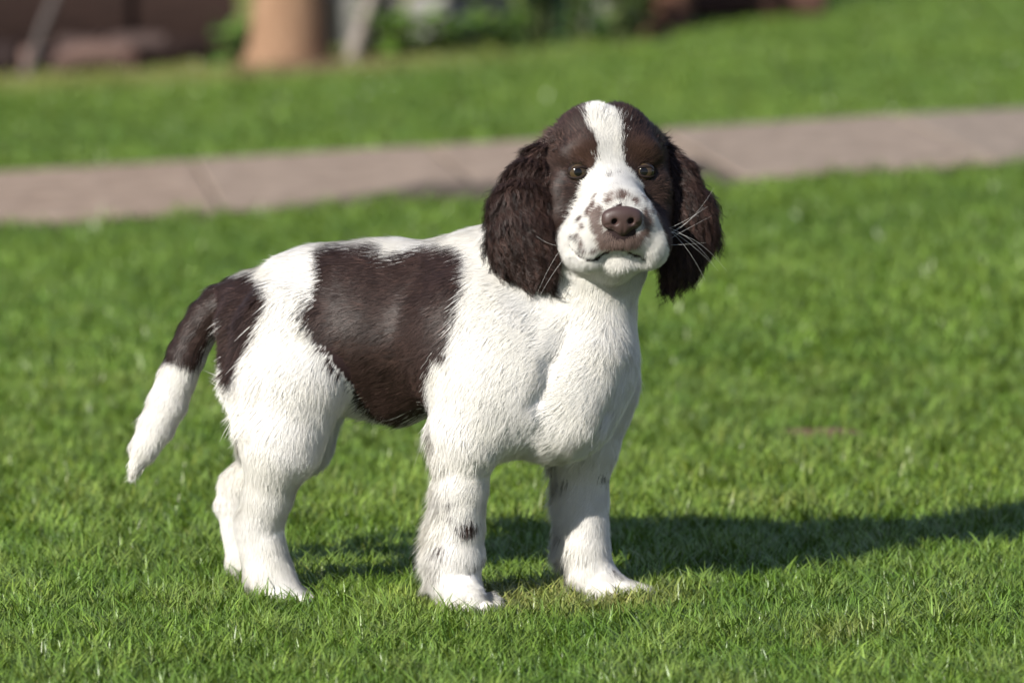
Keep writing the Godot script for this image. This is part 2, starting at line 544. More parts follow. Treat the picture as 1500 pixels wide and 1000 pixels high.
var face_spots := [[Vector3(0.1350, 0.3426, 0.0915), 0.0022], [Vector3(0.1424, 0.3450, 0.0889), 0.0017], [Vector3(0.1405, 0.3378, 0.1037), 0.0018], [Vector3(0.1347, 0.3354, 0.1056), 0.0015], [Vector3(0.1389, 0.3351, 0.1088), 0.0015], [Vector3(0.1254, 0.3303, 0.1017), 0.0038], [Vector3(0.1362, 0.3308, 0.1130), 0.0028], [Vector3(0.1445, 0.3303, 0.1143), 0.0038], [Vector3(0.1593, 0.3287, 0.1067), 0.0031], [Vector3(0.1650, 0.3198, 0.1080), 0.0021], [Vector3(0.1242, 0.3242, 0.1095), 0.0045], [Vector3(0.1206, 0.3199, 0.1088), 0.0045], [Vector3(0.1139, 0.3141, 0.1025), 0.0039], [Vector3(0.1164, 0.3095, 0.1095), 0.0028], [Vector3(0.1071, 0.3012, 0.1047), 0.0024], [Vector3(0.1123, 0.3016, 0.1095), 0.0034], [Vector3(0.1154, 0.2977, 0.1123), 0.0025], [Vector3(0.1154, 0.2925, 0.1125), 0.0031], [Vector3(0.1102, 0.2917, 0.1098), 0.0018], [Vector3(0.1232, 0.2925, 0.1134), 0.0024], [Vector3(0.1607, 0.3141, 0.1143), 0.0045], [Vector3(0.1634, 0.3097, 0.1123), 0.0028], [Vector3(0.1263, 0.3163, 0.1157), 0.0056], [Vector3(0.1278, 0.3086, 0.1171), 0.0050], [Vector3(0.1299, 0.3007, 0.1170), 0.0045], [Vector3(0.1289, 0.3200, 0.1159), 0.0050], [Vector3(0.1268, 0.3133, 0.1165), 0.0050], [Vector3(0.1294, 0.3055, 0.1174), 0.0050], [Vector3(0.1592, 0.3198, 0.1140), 0.0039], [Vector3(0.1618, 0.3130, 0.1137), 0.0045], [Vector3(0.1597, 0.3058, 0.1148), 0.0045], [Vector3(0.1367, 0.3268, 0.1159), 0.0033], [Vector3(0.1445, 0.3284, 0.1157), 0.0033], [Vector3(0.1518, 0.3267, 0.1148), 0.0033], [Vector3(0.1346, 0.2998, 0.1181), 0.0078], [Vector3(0.1435, 0.2983, 0.1186), 0.0083], [Vector3(0.1523, 0.2997, 0.1173), 0.0078], [Vector3(0.1394, 0.2922, 0.1153), 0.0039], [Vector3(0.1310, 0.2937, 0.1148), 0.0033], [Vector3(0.1477, 0.2921, 0.1148), 0.0033]]
var leg_spots := [[Vector3(0.0107, 0.0954, 0.0714), 0.0032], [Vector3(0.0139, 0.0940, 0.0733), 0.0021], [Vector3(0.0282, 0.0743, 0.0702), 0.0069], [Vector3(0.0239, 0.0729, 0.0714), 0.0042], [Vector3(0.0245, 0.0723, 0.0712), 0.0032], [Vector3(0.0139, 0.0820, 0.0715), 0.0019], [Vector3(0.0021, 0.0565, 0.0619), 0.0021], [Vector3(0.0058, 0.0555, 0.0659), 0.0029], [Vector3(0.0376, 0.0460, 0.0562), 0.0032], [Vector3(0.0334, 0.0421, 0.0625), 0.0019], [Vector3(0.0260, 0.0335, 0.0661), 0.0016], [Vector3(0.1354, 0.1046, -0.0029), 0.0032], [Vector3(0.1372, 0.0994, -0.0096), 0.0021], [Vector3(0.1362, 0.0732, -0.0136), 0.0027], [Vector3(0.1010, 0.1000, -0.0053), 0.0021], [Vector3(0.0994, 0.0600, -0.0109), 0.0019], [Vector3(0.1198, 0.0344, 0.0041), 0.0016], [Vector3(0.1436, 0.0221, 0.0020), 0.0016], [Vector3(0.1404, 0.0255, -0.0007), 0.0021], [Vector3(0.1277, 0.1484, 0.0768), 0.0001], [Vector3(0.0125, 0.1304, 0.0819), 0.0001]]
const EYE_LEFT_AT := Vector3(-51.8531, 2.7970, 20.2836)  # on the skin, in head units
const EYE_RIGHT_AT := Vector3(46.9658, 0.3343, 22.6625)  # on the skin, in head units
const NOSE_AT := Vector3(-1.4059, -63.1752, 102.8599)  # on the skin, in head units
func figure() -> void:
	bulge("torso", Vector3(-0.0397, 0.2193, -0.0150), Vector3(0.0779, 0.0588, 0.0557), Vector3(-0.3316, 0.0000, 0.0175), 0.030)
	limb("torso", Vector3(-0.0914, 0.2514, -0.0350), 0.0223, Vector3(0.0278, 0.2576, -0.0000), 0.0260, 0.030)
	bulge("torso", Vector3(-0.0997, 0.2157, -0.0380), Vector3(0.0488, 0.0504, 0.0488), Vector3(-0.3316, 0.0000, 0.0000), 0.030)
	bulge("torso", Vector3(0.0439, 0.2101, 0.0100), Vector3(0.0620, 0.0726, 0.0663), Vector3(-0.3316, 0.0000, 0.0000), 0.030)
	bulge("torso", Vector3(0.0947, 0.1822, 0.0250), Vector3(0.0488, 0.0578, 0.0567), Vector3(-0.3316, 0.0000, 0.0000), 0.030)
	limb("torso", Vector3(-0.1189, 0.2368, -0.0450), 0.0276, Vector3(-0.1410, 0.2357, -0.0550), 0.0207, 0.020)
	limb("torso", Vector3(-0.1469, 0.2155, -0.0400), 0.0254, Vector3(-0.1458, 0.1779, -0.0350), 0.0212, 0.020)
	limb("thigh", Vector3(-0.1445, 0.1785, -0.0300), 0.0191, Vector3(-0.1326, 0.1387, -0.0000), 0.0159, 0.020)
	limb("torso", Vector3(0.0867, 0.1491, 0.0400), 0.0260, Vector3(0.0439, 0.1466, 0.0200), 0.0239, 0.025)
	limb("belly", Vector3(-0.0209, 0.1759, -0.0150), 0.0318, Vector3(-0.0753, 0.1785, -0.0300), 0.0286, 0.020)
	limb("neck", Vector3(0.0439, 0.2468, -0.0000), 0.0408, Vector3(0.1248, 0.2989, 0.0400), 0.0408, 0.030)
	limb("neck", Vector3(0.1133, 0.2043, 0.0300), 0.0387, Vector3(0.1261, 0.2761, 0.0240), 0.0292, 0.045)
	limb("shoulder", Vector3(0.1246, 0.2077, 0.0600), 0.0106, Vector3(0.1088, 0.1567, 0.0580), 0.0191, 0.040)
	bulge("shoulder", Vector3(0.0356, 0.1995, 0.0580), Vector3(0.0371, 0.0551, 0.0201), Vector3(-0.3316, 0.0000, 0.1396), 0.040)
	limb("shoulder", Vector3(0.0430, 0.1788, 0.0640), 0.0297, Vector3(0.0282, 0.1440, 0.0630), 0.0239, 0.030)
	bulge("shoulder", Vector3(0.1303, 0.1791, -0.0250), Vector3(0.0254, 0.0482, 0.0217), Vector3(-0.3316, 0.0000, 0.0000), 0.025)
	limb("shoulder", Vector3(0.1275, 0.1688, -0.0200), 0.0270, Vector3(0.1205, 0.1259, -0.0150), 0.0223, 0.020)
	limb("foreleg", Vector3(0.0260, 0.1436, 0.0600), 0.0217, Vector3(0.0228, 0.1030, 0.0570), 0.0186, 0.014)
	limb("foreleg", Vector3(0.0228, 0.1030, 0.0570), 0.0186, Vector3(0.0195, 0.0701, 0.0520), 0.0186, 0.003)
	limb("foreleg", Vector3(0.0195, 0.0701, 0.0520), 0.0186, Vector3(0.0179, 0.0483, 0.0500), 0.0196, 0.003)
	limb("foreleg", Vector3(0.0179, 0.0483, 0.0500), 0.0196, Vector3(0.0162, 0.0210, 0.0480), 0.0180, 0.003)
	limb("foreleg", Vector3(0.0119, 0.0621, 0.0340), 0.0111, Vector3(0.0076, 0.0416, 0.0340), 0.0101, 0.012)
	limb("paw", Vector3(0.0162, 0.0183, 0.0480), 0.0193, Vector3(0.0271, 0.0112, 0.0750), 0.0125, 0.006)
	limb("paw", Vector3(0.0121, 0.0064, 0.0580), 0.0087, Vector3(0.0144, 0.0049, 0.0820), 0.0066, 0.003)
	limb("paw", Vector3(0.0238, 0.0064, 0.0650), 0.0087, Vector3(0.0272, 0.0045, 0.0900), 0.0072, 0.003)
	limb("paw", Vector3(0.0350, 0.0070, 0.0620), 0.0087, Vector3(0.0399, 0.0053, 0.0850), 0.0072, 0.003)
	limb("paw", Vector3(0.0419, 0.0073, 0.0500), 0.0077, Vector3(0.0478, 0.0062, 0.0700), 0.0061, 0.003)
	limb("foreleg", Vector3(0.1183, 0.1259, -0.0150), 0.0212, Vector3(0.1173, 0.0819, -0.0180), 0.0186, 0.014)
	limb("foreleg", Vector3(0.1173, 0.0819, -0.0180), 0.0186, Vector3(0.1179, 0.0441, -0.0150), 0.0186, 0.003)
	limb("foreleg", Vector3(0.1179, 0.0441, -0.0150), 0.0186, Vector3(0.1238, 0.0216, -0.0120), 0.0164, 0.003)
	limb("paw", Vector3(0.1249, 0.0183, -0.0120), 0.0167, Vector3(0.1474, 0.0073, 0.0020), 0.0103, 0.006)
	limb("paw", Vector3(0.1327, 0.0083, 0.0080), 0.0087, Vector3(0.1433, 0.0050, 0.0220), 0.0066, 0.003)
	limb("paw", Vector3(0.1436, 0.0078, 0.0050), 0.0082, Vector3(0.1578, 0.0066, 0.0180), 0.0066, 0.003)
	limb("paw", Vector3(0.1518, 0.0089, -0.0020), 0.0077, Vector3(0.1655, 0.0086, 0.0100), 0.0056, 0.003)
	limb("paw", Vector3(0.1302, 0.0136, -0.0000), 0.0109, Vector3(0.1235, 0.0042, 0.0100), 0.0066, 0.003)
	bulge("thigh", Vector3(-0.1144, 0.1880, 0.0050), Vector3(0.0360, 0.0615, 0.0201), Vector3(-0.3316, 0.0000, 0.1047), 0.025)
	limb("thigh", Vector3(-0.1116, 0.1724, 0.0100), 0.0339, Vector3(-0.1197, 0.1298, 0.0150), 0.0276, 0.020)
	limb("hindleg", Vector3(-0.1213, 0.1298, 0.0150), 0.0286, Vector3(-0.1321, 0.0878, 0.0050), 0.0201, 0.014)
	limb("hindleg", Vector3(-0.1321, 0.0878, 0.0050), 0.0201, Vector3(-0.1396, 0.0595, -0.0030), 0.0180, 0.003)
	limb("hindleg", Vector3(-0.1396, 0.0595, -0.0030), 0.0180, Vector3(-0.1321, 0.0218, -0.0000), 0.0175, 0.003)
	limb("hindleg", Vector3(-0.1496, 0.0655, -0.0100), 0.0064, Vector3(-0.1441, 0.0399, -0.0060), 0.0085, 0.012)
	limb("paw", Vector3(-0.1321, 0.0190, -0.0000), 0.0193, Vector3(-0.1155, 0.0035, 0.0120), 0.0130, 0.008)
	limb("paw", Vector3(-0.1255, 0.0055, 0.0180), 0.0082, Vector3(-0.1168, 0.0004, 0.0340), 0.0066, 0.003)
	limb("paw", Vector3(-0.1149, 0.0056, 0.0120), 0.0082, Vector3(-0.1042, 0.0002, 0.0260), 0.0066, 0.003)
	limb("paw", Vector3(-0.1082, 0.0055, 0.0040), 0.0072, Vector3(-0.0975, 0.0001, 0.0180), 0.0056, 0.003)
	limb("thigh", Vector3(-0.0961, 0.1610, -0.0850), 0.0286, Vector3(-0.1100, 0.1168, -0.0850), 0.0233, 0.020)
	limb("hindleg", Vector3(-0.1100, 0.1168, -0.0850), 0.0233, Vector3(-0.1600, 0.0795, -0.0950), 0.0159, 0.014)
	limb("hindleg", Vector3(-0.1600, 0.0795, -0.0950), 0.0148, Vector3(-0.1645, 0.0656, -0.0950), 0.0143, 0.003)
	limb("hindleg", Vector3(-0.1645, 0.0656, -0.0950), 0.0138, Vector3(-0.1566, 0.0199, -0.0850), 0.0122, 0.003)
	limb("paw", Vector3(-0.1566, 0.0171, -0.0850), 0.0125, Vector3(-0.1403, 0.0031, -0.0750), 0.0087, 0.008)
	limb("tail", Vector3(-0.1346, 0.2365, -0.0580), 0.0186, Vector3(-0.1567, 0.2352, -0.0650), 0.0164, 0.012)
	limb("tail", Vector3(-0.1567, 0.2352, -0.0650), 0.0164, Vector3(-0.1711, 0.2292, -0.0700), 0.0159, 0.002)
	limb("tail", Vector3(-0.1711, 0.2292, -0.0700), 0.0159, Vector3(-0.1823, 0.2191, -0.0730), 0.0154, 0.002)
	limb("tail", Vector3(-0.1823, 0.2191, -0.0730), 0.0154, Vector3(-0.1912, 0.2062, -0.0750), 0.0148, 0.002)
	limb("tail", Vector3(-0.1912, 0.2062, -0.0750), 0.0148, Vector3(-0.1989, 0.1908, -0.0750), 0.0148, 0.002)
	limb("tail", Vector3(-0.1989, 0.1908, -0.0750), 0.0148, Vector3(-0.2072, 0.1716, -0.0750), 0.0148, 0.002)
	limb("tail", Vector3(-0.2072, 0.1716, -0.0750), 0.0148, Vector3(-0.2149, 0.1515, -0.0730), 0.0154, 0.002)
	limb("tail", Vector3(-0.2149, 0.1515, -0.0730), 0.0154, Vector3(-0.2236, 0.1326, -0.0700), 0.0143, 0.002)
	limb("tail", Vector3(-0.2236, 0.1326, -0.0700), 0.0143, Vector3(-0.2338, 0.1145, -0.0650), 0.0111, 0.002)
	limb("tail", Vector3(-0.2338, 0.1145, -0.0650), 0.0111, Vector3(-0.2418, 0.0964, -0.0600), 0.0038, 0.002)
	bulge("head", Vector3(0.1320, 0.3501, 0.0254), Vector3(0.0445, 0.0419, 0.0488), Vector3(0.1222, -0.0349, 0.0262), 0.006)
	bulge("head", Vector3(0.1350, 0.3564, 0.0515), Vector3(0.0360, 0.0307, 0.0244), Vector3(0.1222, -0.0349, 0.0262), 0.014)
	bulge("head", Vector3(0.1092, 0.3174, 0.0507), Vector3(0.0223, 0.0350, 0.0307), Vector3(0.1222, -0.0349, 0.0262), 0.014)
	bulge("head", Vector3(0.1180, 0.3586, 0.0701), Vector3(0.0170, 0.0090, 0.0090), Vector3(0.1222, -0.0349, 0.2007), 0.012)
	bulge("head", Vector3(0.1101, 0.3328, 0.0698), Vector3(0.0138, 0.0106, 0.0095), Vector3(0.1222, -0.0349, 0.0262), 0.010)
	bulge("muzzle", Vector3(0.1125, 0.2937, 0.0720), Vector3(0.0138, 0.0186, 0.0233), Vector3(0.1222, -0.0349, 0.0262), 0.014)
	bulge("muzzle", Vector3(0.1189, 0.2939, 0.0893), Vector3(0.0180, 0.0223, 0.0239), Vector3(0.1222, -0.0349, -0.1134), 0.012)
	bulge("head", Vector3(0.1618, 0.3187, 0.0442), Vector3(0.0223, 0.0350, 0.0307), Vector3(0.1222, -0.0349, 0.0262), 0.014)
	bulge("head", Vector3(0.1559, 0.3596, 0.0654), Vector3(0.0170, 0.0090, 0.0090), Vector3(0.1222, -0.0349, -0.1484), 0.012)
	bulge("head", Vector3(0.1648, 0.3343, 0.0630), Vector3(0.0138, 0.0106, 0.0095), Vector3(0.1222, -0.0349, 0.0262), 0.010)
	bulge("muzzle", Vector3(0.1651, 0.2951, 0.0655), Vector3(0.0138, 0.0186, 0.0233), Vector3(0.1222, -0.0349, 0.0262), 0.014)
	bulge("muzzle", Vector3(0.1631, 0.2951, 0.0839), Vector3(0.0180, 0.0223, 0.0239), Vector3(0.1222, -0.0349, 0.1658), 0.012)
	limb("muzzle", Vector3(0.1372, 0.3378, 0.0652), 0.0164, Vector3(0.1427, 0.3198, 0.0973), 0.0180, 0.016)
	bulge("muzzle", Vector3(0.1432, 0.3114, 0.0996), Vector3(0.0244, 0.0191, 0.0191), Vector3(0.1222, -0.0349, 0.0262), 0.012)
	bulge("muzzle", Vector3(0.1440, 0.2988, 0.1032), Vector3(0.0180, 0.0106, 0.0138), Vector3(0.1222, -0.0349, 0.0262), 0.008)
	bulge("chin", Vector3(0.1422, 0.2807, 0.0848), Vector3(0.0164, 0.0106, 0.0201), Vector3(0.1222, -0.0349, 0.0262), 0.007)
	limb("chin", Vector3(0.1370, 0.2821, 0.0512), 0.0223, Vector3(0.1396, 0.2797, 0.0723), 0.0159, 0.012)
	flap("ear", Vector3(0.0961, 0.3635, 0.0350), 0.0106, Vector3(0.0844, 0.3514, 0.0430), 0.0143, 0.006)
	flap("ear", Vector3(0.0844, 0.3514, 0.0430), 0.0143, Vector3(0.0759, 0.3362, 0.0520), 0.0196, 0.004)
	flap("ear", Vector3(0.0759, 0.3362, 0.0520), 0.0196, Vector3(0.0684, 0.3159, 0.0630), 0.0244, 0.004)
	flap("ear", Vector3(0.0684, 0.3159, 0.0630), 0.0244, Vector3(0.0684, 0.2939, 0.0720), 0.0254, 0.004)
	flap("ear", Vector3(0.0684, 0.2939, 0.0720), 0.0254, Vector3(0.0779, 0.2798, 0.0740), 0.0164, 0.004)
	flap("ear", Vector3(0.0779, 0.2798, 0.0740), 0.0164, Vector3(0.0853, 0.2685, 0.0720), 0.0069, 0.004)
	flap("ear", Vector3(0.1758, 0.3578, 0.0300), 0.0095, Vector3(0.1884, 0.3414, 0.0380), 0.0133, 0.006)
	flap("ear", Vector3(0.1884, 0.3414, 0.0380), 0.0133, Vector3(0.1958, 0.3153, 0.0440), 0.0196, 0.004)
	flap("ear", Vector3(0.1958, 0.3153, 0.0440), 0.0196, Vector3(0.1990, 0.2982, 0.0440), 0.0191, 0.004)
	flap("ear", Vector3(0.1990, 0.2982, 0.0440), 0.0191, Vector3(0.1916, 0.2780, 0.0440), 0.0138, 0.004)
	flap("ear", Vector3(0.1916, 0.2780, 0.0440), 0.0138, Vector3(0.1843, 0.2631, 0.0440), 0.0058, 0.004)
	carve("carve", Vector3(0.1088, 0.3448, 0.0792), 0.0036, Vector3(0.1162, 0.3450, 0.0782), 0.0036, 0.003)
	carve("carve", Vector3(0.1604, 0.3461, 0.0728), 0.0036, Vector3(0.1677, 0.3463, 0.0719), 0.0036, 0.003)
	carve("carve", Vector3(0.1050, 0.2922, 0.1042), 0.0023, Vector3(0.1107, 0.2863, 0.1087), 0.0023, 0.002)
	carve("carve", Vector3(0.1107, 0.2863, 0.1087), 0.0023, Vector3(0.1175, 0.2828, 0.1102), 0.0023, 0.002)
	carve("carve", Vector3(0.1175, 0.2828, 0.1102), 0.0023, Vector3(0.1238, 0.2822, 0.1091), 0.0023, 0.002)
	carve("carve", Vector3(0.1238, 0.2822, 0.1091), 0.0023, Vector3(0.1291, 0.2846, 0.1075), 0.0023, 0.002)
	carve("carve", Vector3(0.1291, 0.2846, 0.1075), 0.0023, Vector3(0.1337, 0.2879, 0.1092), 0.0023, 0.002)
	carve("carve", Vector3(0.1337, 0.2879, 0.1092), 0.0023, Vector3(0.1389, 0.2899, 0.1127), 0.0023, 0.002)
	carve("carve", Vector3(0.1389, 0.2899, 0.1127), 0.0023, Vector3(0.1446, 0.2899, 0.1127), 0.0023, 0.002)
	carve("carve", Vector3(0.1446, 0.2899, 0.1127), 0.0023, Vector3(0.1500, 0.2878, 0.1078), 0.0023, 0.002)
	carve("carve", Vector3(0.1500, 0.2878, 0.1078), 0.0023, Vector3(0.1553, 0.2848, 0.1034), 0.0023, 0.002)
	carve("carve", Vector3(0.1553, 0.2848, 0.1034), 0.0023, Vector3(0.1611, 0.2821, 0.1027), 0.0023, 0.002)
	carve("crease", Vector3(0.1064, 0.2294, 0.0781), 0.0003, Vector3(0.0948, 0.2002, 0.0878), 0.0003, 0.015)
	carve("crease", Vector3(0.0948, 0.2002, 0.0878), 0.0003, Vector3(0.0832, 0.1725, 0.0909), 0.0003, 0.015)
	carve("crease", Vector3(0.1489, 0.2007, 0.0685), 0.0003, Vector3(0.1378, 0.1639, 0.0725), 0.0003, 0.012)
	carve("crease", Vector3(0.1378, 0.1639, 0.0725), 0.0003, Vector3(0.1193, 0.1344, 0.0720), 0.0003, 0.012)


# ------------------------------------------------------------------ the dog's shape: tapered limbs and bulges joined with a smooth minimum
const LIMB := 0
const FLAP := 1
const BULGE := 2
const CARVE := 3
var f_kind := PackedInt32Array()
var f_group := PackedStringArray()
var f_a := PackedVector3Array()
var f_b := PackedVector3Array()
var f_ra := PackedFloat32Array()
var f_rb := PackedFloat32Array()
var f_k := PackedFloat32Array()
var f_turn: Array[Basis] = []
var f_mid := PackedVector3Array()
var f_reach := PackedFloat32Array()


func shape_add(kind: int, g: String, a: Vector3, ra: float, b: Vector3, rb: float, k: float, turn: Basis) -> void:
	f_kind.append(kind)
	f_group.append(g)
	f_a.append(a)
	f_b.append(b)
	f_ra.append(ra)
	f_rb.append(rb)
	f_k.append(k)
	f_turn.append(turn)
	if kind == BULGE:
		f_mid.append(a)
		f_reach.append(maxf(b.x, maxf(b.y, b.z)))
	else:
		f_mid.append((a + b) * 0.5)
		f_reach.append(a.distance_to(b) * 0.5 + maxf(ra, rb))


func limb(g: String, a: Vector3, ra: float, b: Vector3, rb: float, k: float) -> void:
	shape_add(LIMB, g, a, ra, b, rb, k, Basis())


func flap(g: String, a: Vector3, ra: float, b: Vector3, rb: float, k: float) -> void:
	shape_add(FLAP, g, a, ra, b, rb, k, Basis())


func carve(g: String, a: Vector3, ra: float, b: Vector3, rb: float, k: float) -> void:
	shape_add(CARVE, g, a, ra, b, rb, k, Basis())


func bulge(g: String, c: Vector3, r: Vector3, turn: Vector3, k: float) -> void:
	shape_add(BULGE, g, c, 0.0, r, 0.0, k, Basis.from_euler(Vector3(turn.y, turn.x, turn.z)).transposed())


func one(i: int, p: Vector3) -> float:
	var kind := f_kind[i]
	if kind == BULGE:
		var q := f_turn[i] * (p - f_a[i])
		var r := f_b[i]
		var n := q / r
		var k0 := n.length()
		if k0 < 0.001:
			return -minf(r.x, minf(r.y, r.z))
		return k0 * (k0 - 1.0) / ((n / r).length() + 1e-9)
	var a := f_a[i]
	var ab := f_b[i] - a
	var t := clampf((p - a).dot(ab) / ab.length_squared(), 0.0, 1.0)
	var o := p - a - ab * t
	var rr := lerpf(f_ra[i], f_rb[i], t)
	if kind == FLAP:
		o.z *= 2.6
		var l := o.length()
		o.z *= 2.6
		return (l - rr) * l / (o.length() + 1e-9)
	return o.length() - rr


func near(list: PackedInt32Array, p: Vector3) -> float:
	var d := 1.0
	for i in list:
		var e := one(i, p)
		var k := f_k[i]
		if f_kind[i] == CARVE:
			var h := maxf(k - absf(d + e), 0.0) / k
			d = maxf(d, -e) + h * h * k * 0.25
		else:
			var h := maxf(k - absf(d - e), 0.0) / k
			d = minf(d, e) - h * h * k * 0.25
	return d


func listed(from: int, to: int, c: Vector3, reach: float) -> PackedInt32Array:
	var out := PackedInt32Array()
	for i in range(from, to):
		if c.distance_to(f_mid[i]) < f_reach[i] * (1.0 if f_kind[i] != FLAP else 1.0) + reach + 0.034:
			out.append(i)
	return out


# surface nets over shapes from..to, one mesh: returns [vertices, normals, indices, block list of each vertex]
func skin(from: int, to: int, lo: Vector3, hi: Vector3, cell: float) -> Array:
	const B := 8
	var nb := Vector3i(((hi - lo) / (cell * B)).ceil())
	var n := nb * B + Vector3i.ONE
	var val := PackedFloat32Array()
	val.resize(n.x * n.y * n.z)
	val.fill(1.0)
	var lists := {}
	var reach := cell * B * 0.5 * 1.7321 + cell * 2.0
	var sy := n.x
	var sz := n.x * n.y
	for bz in nb.z:
		for by in nb.y:
			for bx in nb.x:
				var c := lo + (Vector3(bx, by, bz) + Vector3.ONE * 0.5) * cell * B
				var list := listed(from, to, c, reach)
				if list.is_empty():
					continue
				var at_c := near(list, c)
				if absf(at_c) > reach * 1.7:
					if at_c < 0.0:
						for z in range(bz * B, bz * B + B):
							for y in range(by * B, by * B + B):
								var row := z * sz + y * sy + bx * B
								for x in B:
									val[row + x] = -1.0
					continue
				lists[bx + 1000 * by + 1000000 * bz] = list
				for z in range(bz * B, bz * B + B):
					for y in range(by * B, by * B + B):
						var row := z * sz + y * sy + bx * B
						var p := lo + Vector3(bx * B, y, z) * cell
						for x in B:
							val[row + x] = near(list, p)
							p.x += cell
	var ids := {}
	var vs := PackedVector3Array()
	var where: Array = []
	for key in lists:
		var bx: int = key % 1000
		var by: int = (key / 1000) % 1000
		var bz: int = key / 1000000
		for z in range(bz * B, mini(bz * B + B, n.z - 1)):
			for y in range(by * B, mini(by * B + B, n.y - 1)):
				for x in range(bx * B, mini(bx * B + B, n.x - 1)):
					var k := z * sz + y * sy + x
					var s := val[k] < 0.0
					if s == (val[k + 1] < 0.0) and s == (val[k + sy] < 0.0) and s == (val[k + sy + 1] < 0.0) and s == (val[k + sz] < 0.0) and s == (val[k + sz + 1] < 0.0) and s == (val[k + sz + sy] < 0.0) and s == (val[k + sz + sy + 1] < 0.0):
						continue
					var sum := Vector3.ZERO
					var m := 0
					for e in EDGES:
						var k0: int = k + e[0] + e[1] * sy + e[2] * sz
						var k1: int = k + e[3] + e[4] * sy + e[5] * sz
						var v0 := val[k0]
						var v1 := val[k1]
						if (v0 < 0.0) != (v1 < 0.0):
							var t := v0 / (v0 - v1)
							sum += Vector3(e[0], e[1], e[2]).lerp(Vector3(e[3], e[4], e[5]), t)
							m += 1
					ids[k] = vs.size()
					vs.append(lo + (Vector3(x, y, z) + sum / m) * cell)
					where.append(key)
	var tri := PackedInt32Array()
	for k in ids:
		var a := val[k] < 0.0
		for axis in 3:
			var st: int = [1, sy, sz][axis]
			var b := val[k + st] < 0.0
			if a == b:
				continue
			var u: int = [sy, sz, 1][axis]
			var w: int = [sz, 1, sy][axis]
			if not (ids.has(k - u) and ids.has(k - w) and ids.has(k - u - w)):
				continue
			var q0: int = ids[k - u - w]
			var q1: int = ids[k - w]
			var q2: int = ids[k]
			var q3: int = ids[k - u]
			if a:
				tri.append_array(PackedInt32Array([q0, q2, q1, q0, q3, q2]))
			else:
				tri.append_array(PackedInt32Array([q0, q1, q2, q0, q2, q3]))
	var nv := PackedVector3Array()
	nv.resize(vs.size())
	for i in range(0, tri.size(), 3):
		var f := (vs[tri[i + 2]] - vs[tri[i]]).cross(vs[tri[i + 1]] - vs[tri[i]])
		nv[tri[i]] += f
		nv[tri[i + 1]] += f
		nv[tri[i + 2]] += f
	for i in nv.size():
		nv[i] = nv[i].normalized()
	return [vs, nv, tri, where, lists]


const EDGES := [[0, 0, 0, 1, 0, 0], [0, 1, 0, 1, 1, 0], [0, 0, 1, 1, 0, 1], [0, 1, 1, 1, 1, 1], [0, 0, 0, 0, 1, 0], [1, 0, 0, 1, 1, 0], [0, 0, 1, 0, 1, 1], [1, 0, 1, 1, 1, 1], [0, 0, 0, 0, 0, 1], [1, 0, 0, 1, 0, 1], [0, 1, 0, 0, 1, 1], [1, 1, 0, 1, 1, 1]]


func surface(vs: PackedVector3Array, nv: PackedVector3Array, tri: PackedInt32Array, colors := PackedColorArray()) -> ArrayMesh:
	var arr := []
	arr.resize(Mesh.ARRAY_MAX)
	arr[Mesh.ARRAY_VERTEX] = vs
	arr[Mesh.ARRAY_NORMAL] = nv
	if colors.size():
		arr[Mesh.ARRAY_COLOR] = colors
	arr[Mesh.ARRAY_INDEX] = tri
	var m := ArrayMesh.new()
	m.add_surface_from_arrays(Mesh.PRIMITIVE_TRIANGLES, arr)
	return m


# distance inside a closed outline, negative outside
func inside(poly: PackedVector2Array, p: Vector2) -> float:
	var best := 1e9
	var n := poly.size()
	for i in n:
		var q := Geometry2D.get_closest_point_to_segment(p, poly[i], poly[(i + 1) % n])
		best = minf(best, p.distance_squared_to(q))
	return sqrt(best) * (1.0 if Geometry2D.is_point_in_polygon(p, poly) else -1.0)


func head_point(h: Vector3) -> Vector3:
	return HEAD_AT + head_basis * (h * HEAD_UNIT)


var head_basis := Basis()

# what grows where: hair length (m), hairs' lift off the skin, tufts per square metre
const COAT := {
	"torso": [0.0128, 0.095, 760000.0], "belly": [0.0165, 0.17, 700000.0], "neck": [0.0128, 0.10, 760000.0], "shoulder": [0.0125, 0.09, 800000.0],
	"foreleg": [0.0095, 0.12, 900000.0], "paw": [0.0062, 0.20, 1100000.0], "thigh": [0.0140, 0.085, 760000.0], "hindleg": [0.0085, 0.10, 950000.0],
	"tail": [0.0090, 0.11, 900000.0], "head": [0.0078, 0.21, 1000000.0], "muzzle": [0.0054, 0.22, 1300000.0], "chin": [0.0085, 0.40, 1000000.0], "ear": [0.0120, 0.18, 750000.0], "carve": [0.003, 0.2, 0.0],
}


func flow_of(i: int, p: Vector3, n: Vector3) -> Vector3:
	var back := -FORWARD
	match f_group[i]:
		"torso": return back + Vector3(0, -0.35, 0)
		"belly": return back * 0.7 + Vector3(0, -0.7, 0)
		"neck": return Vector3(0, -1.0, 0) + back * 0.4
		"shoulder": return Vector3(0, -0.9, 0) + back * 0.45
		"foreleg": return Vector3(0, -1, 0) + back * 0.35 + n * 0.25 * maxf(n.dot(back), 0.0)
		"thigh": return Vector3(0, -0.85, 0) + back * 0.5 + n * 0.3 * maxf(n.dot(back), 0.0)
		"hindleg": return Vector3(0, -1, 0) + back * 0.1
		"paw": return FORWARD * 0.5 + Vector3(0, -0.5, 0.35)
		"tail", "ear": return (f_b[i] - f_a[i]).normalized()
		"chin": return Vector3(0, -1, 0) + back * 0.15 + head_basis.z * -0.5
	var nose := head_point(Vector3(0, -50, 108))
	return (p - nose).normalized() + Vector3(0, -0.25, 0) * clampf((HEAD_AT.y - p.y) / 0.03 + 0.5, 0.0, 1.0)


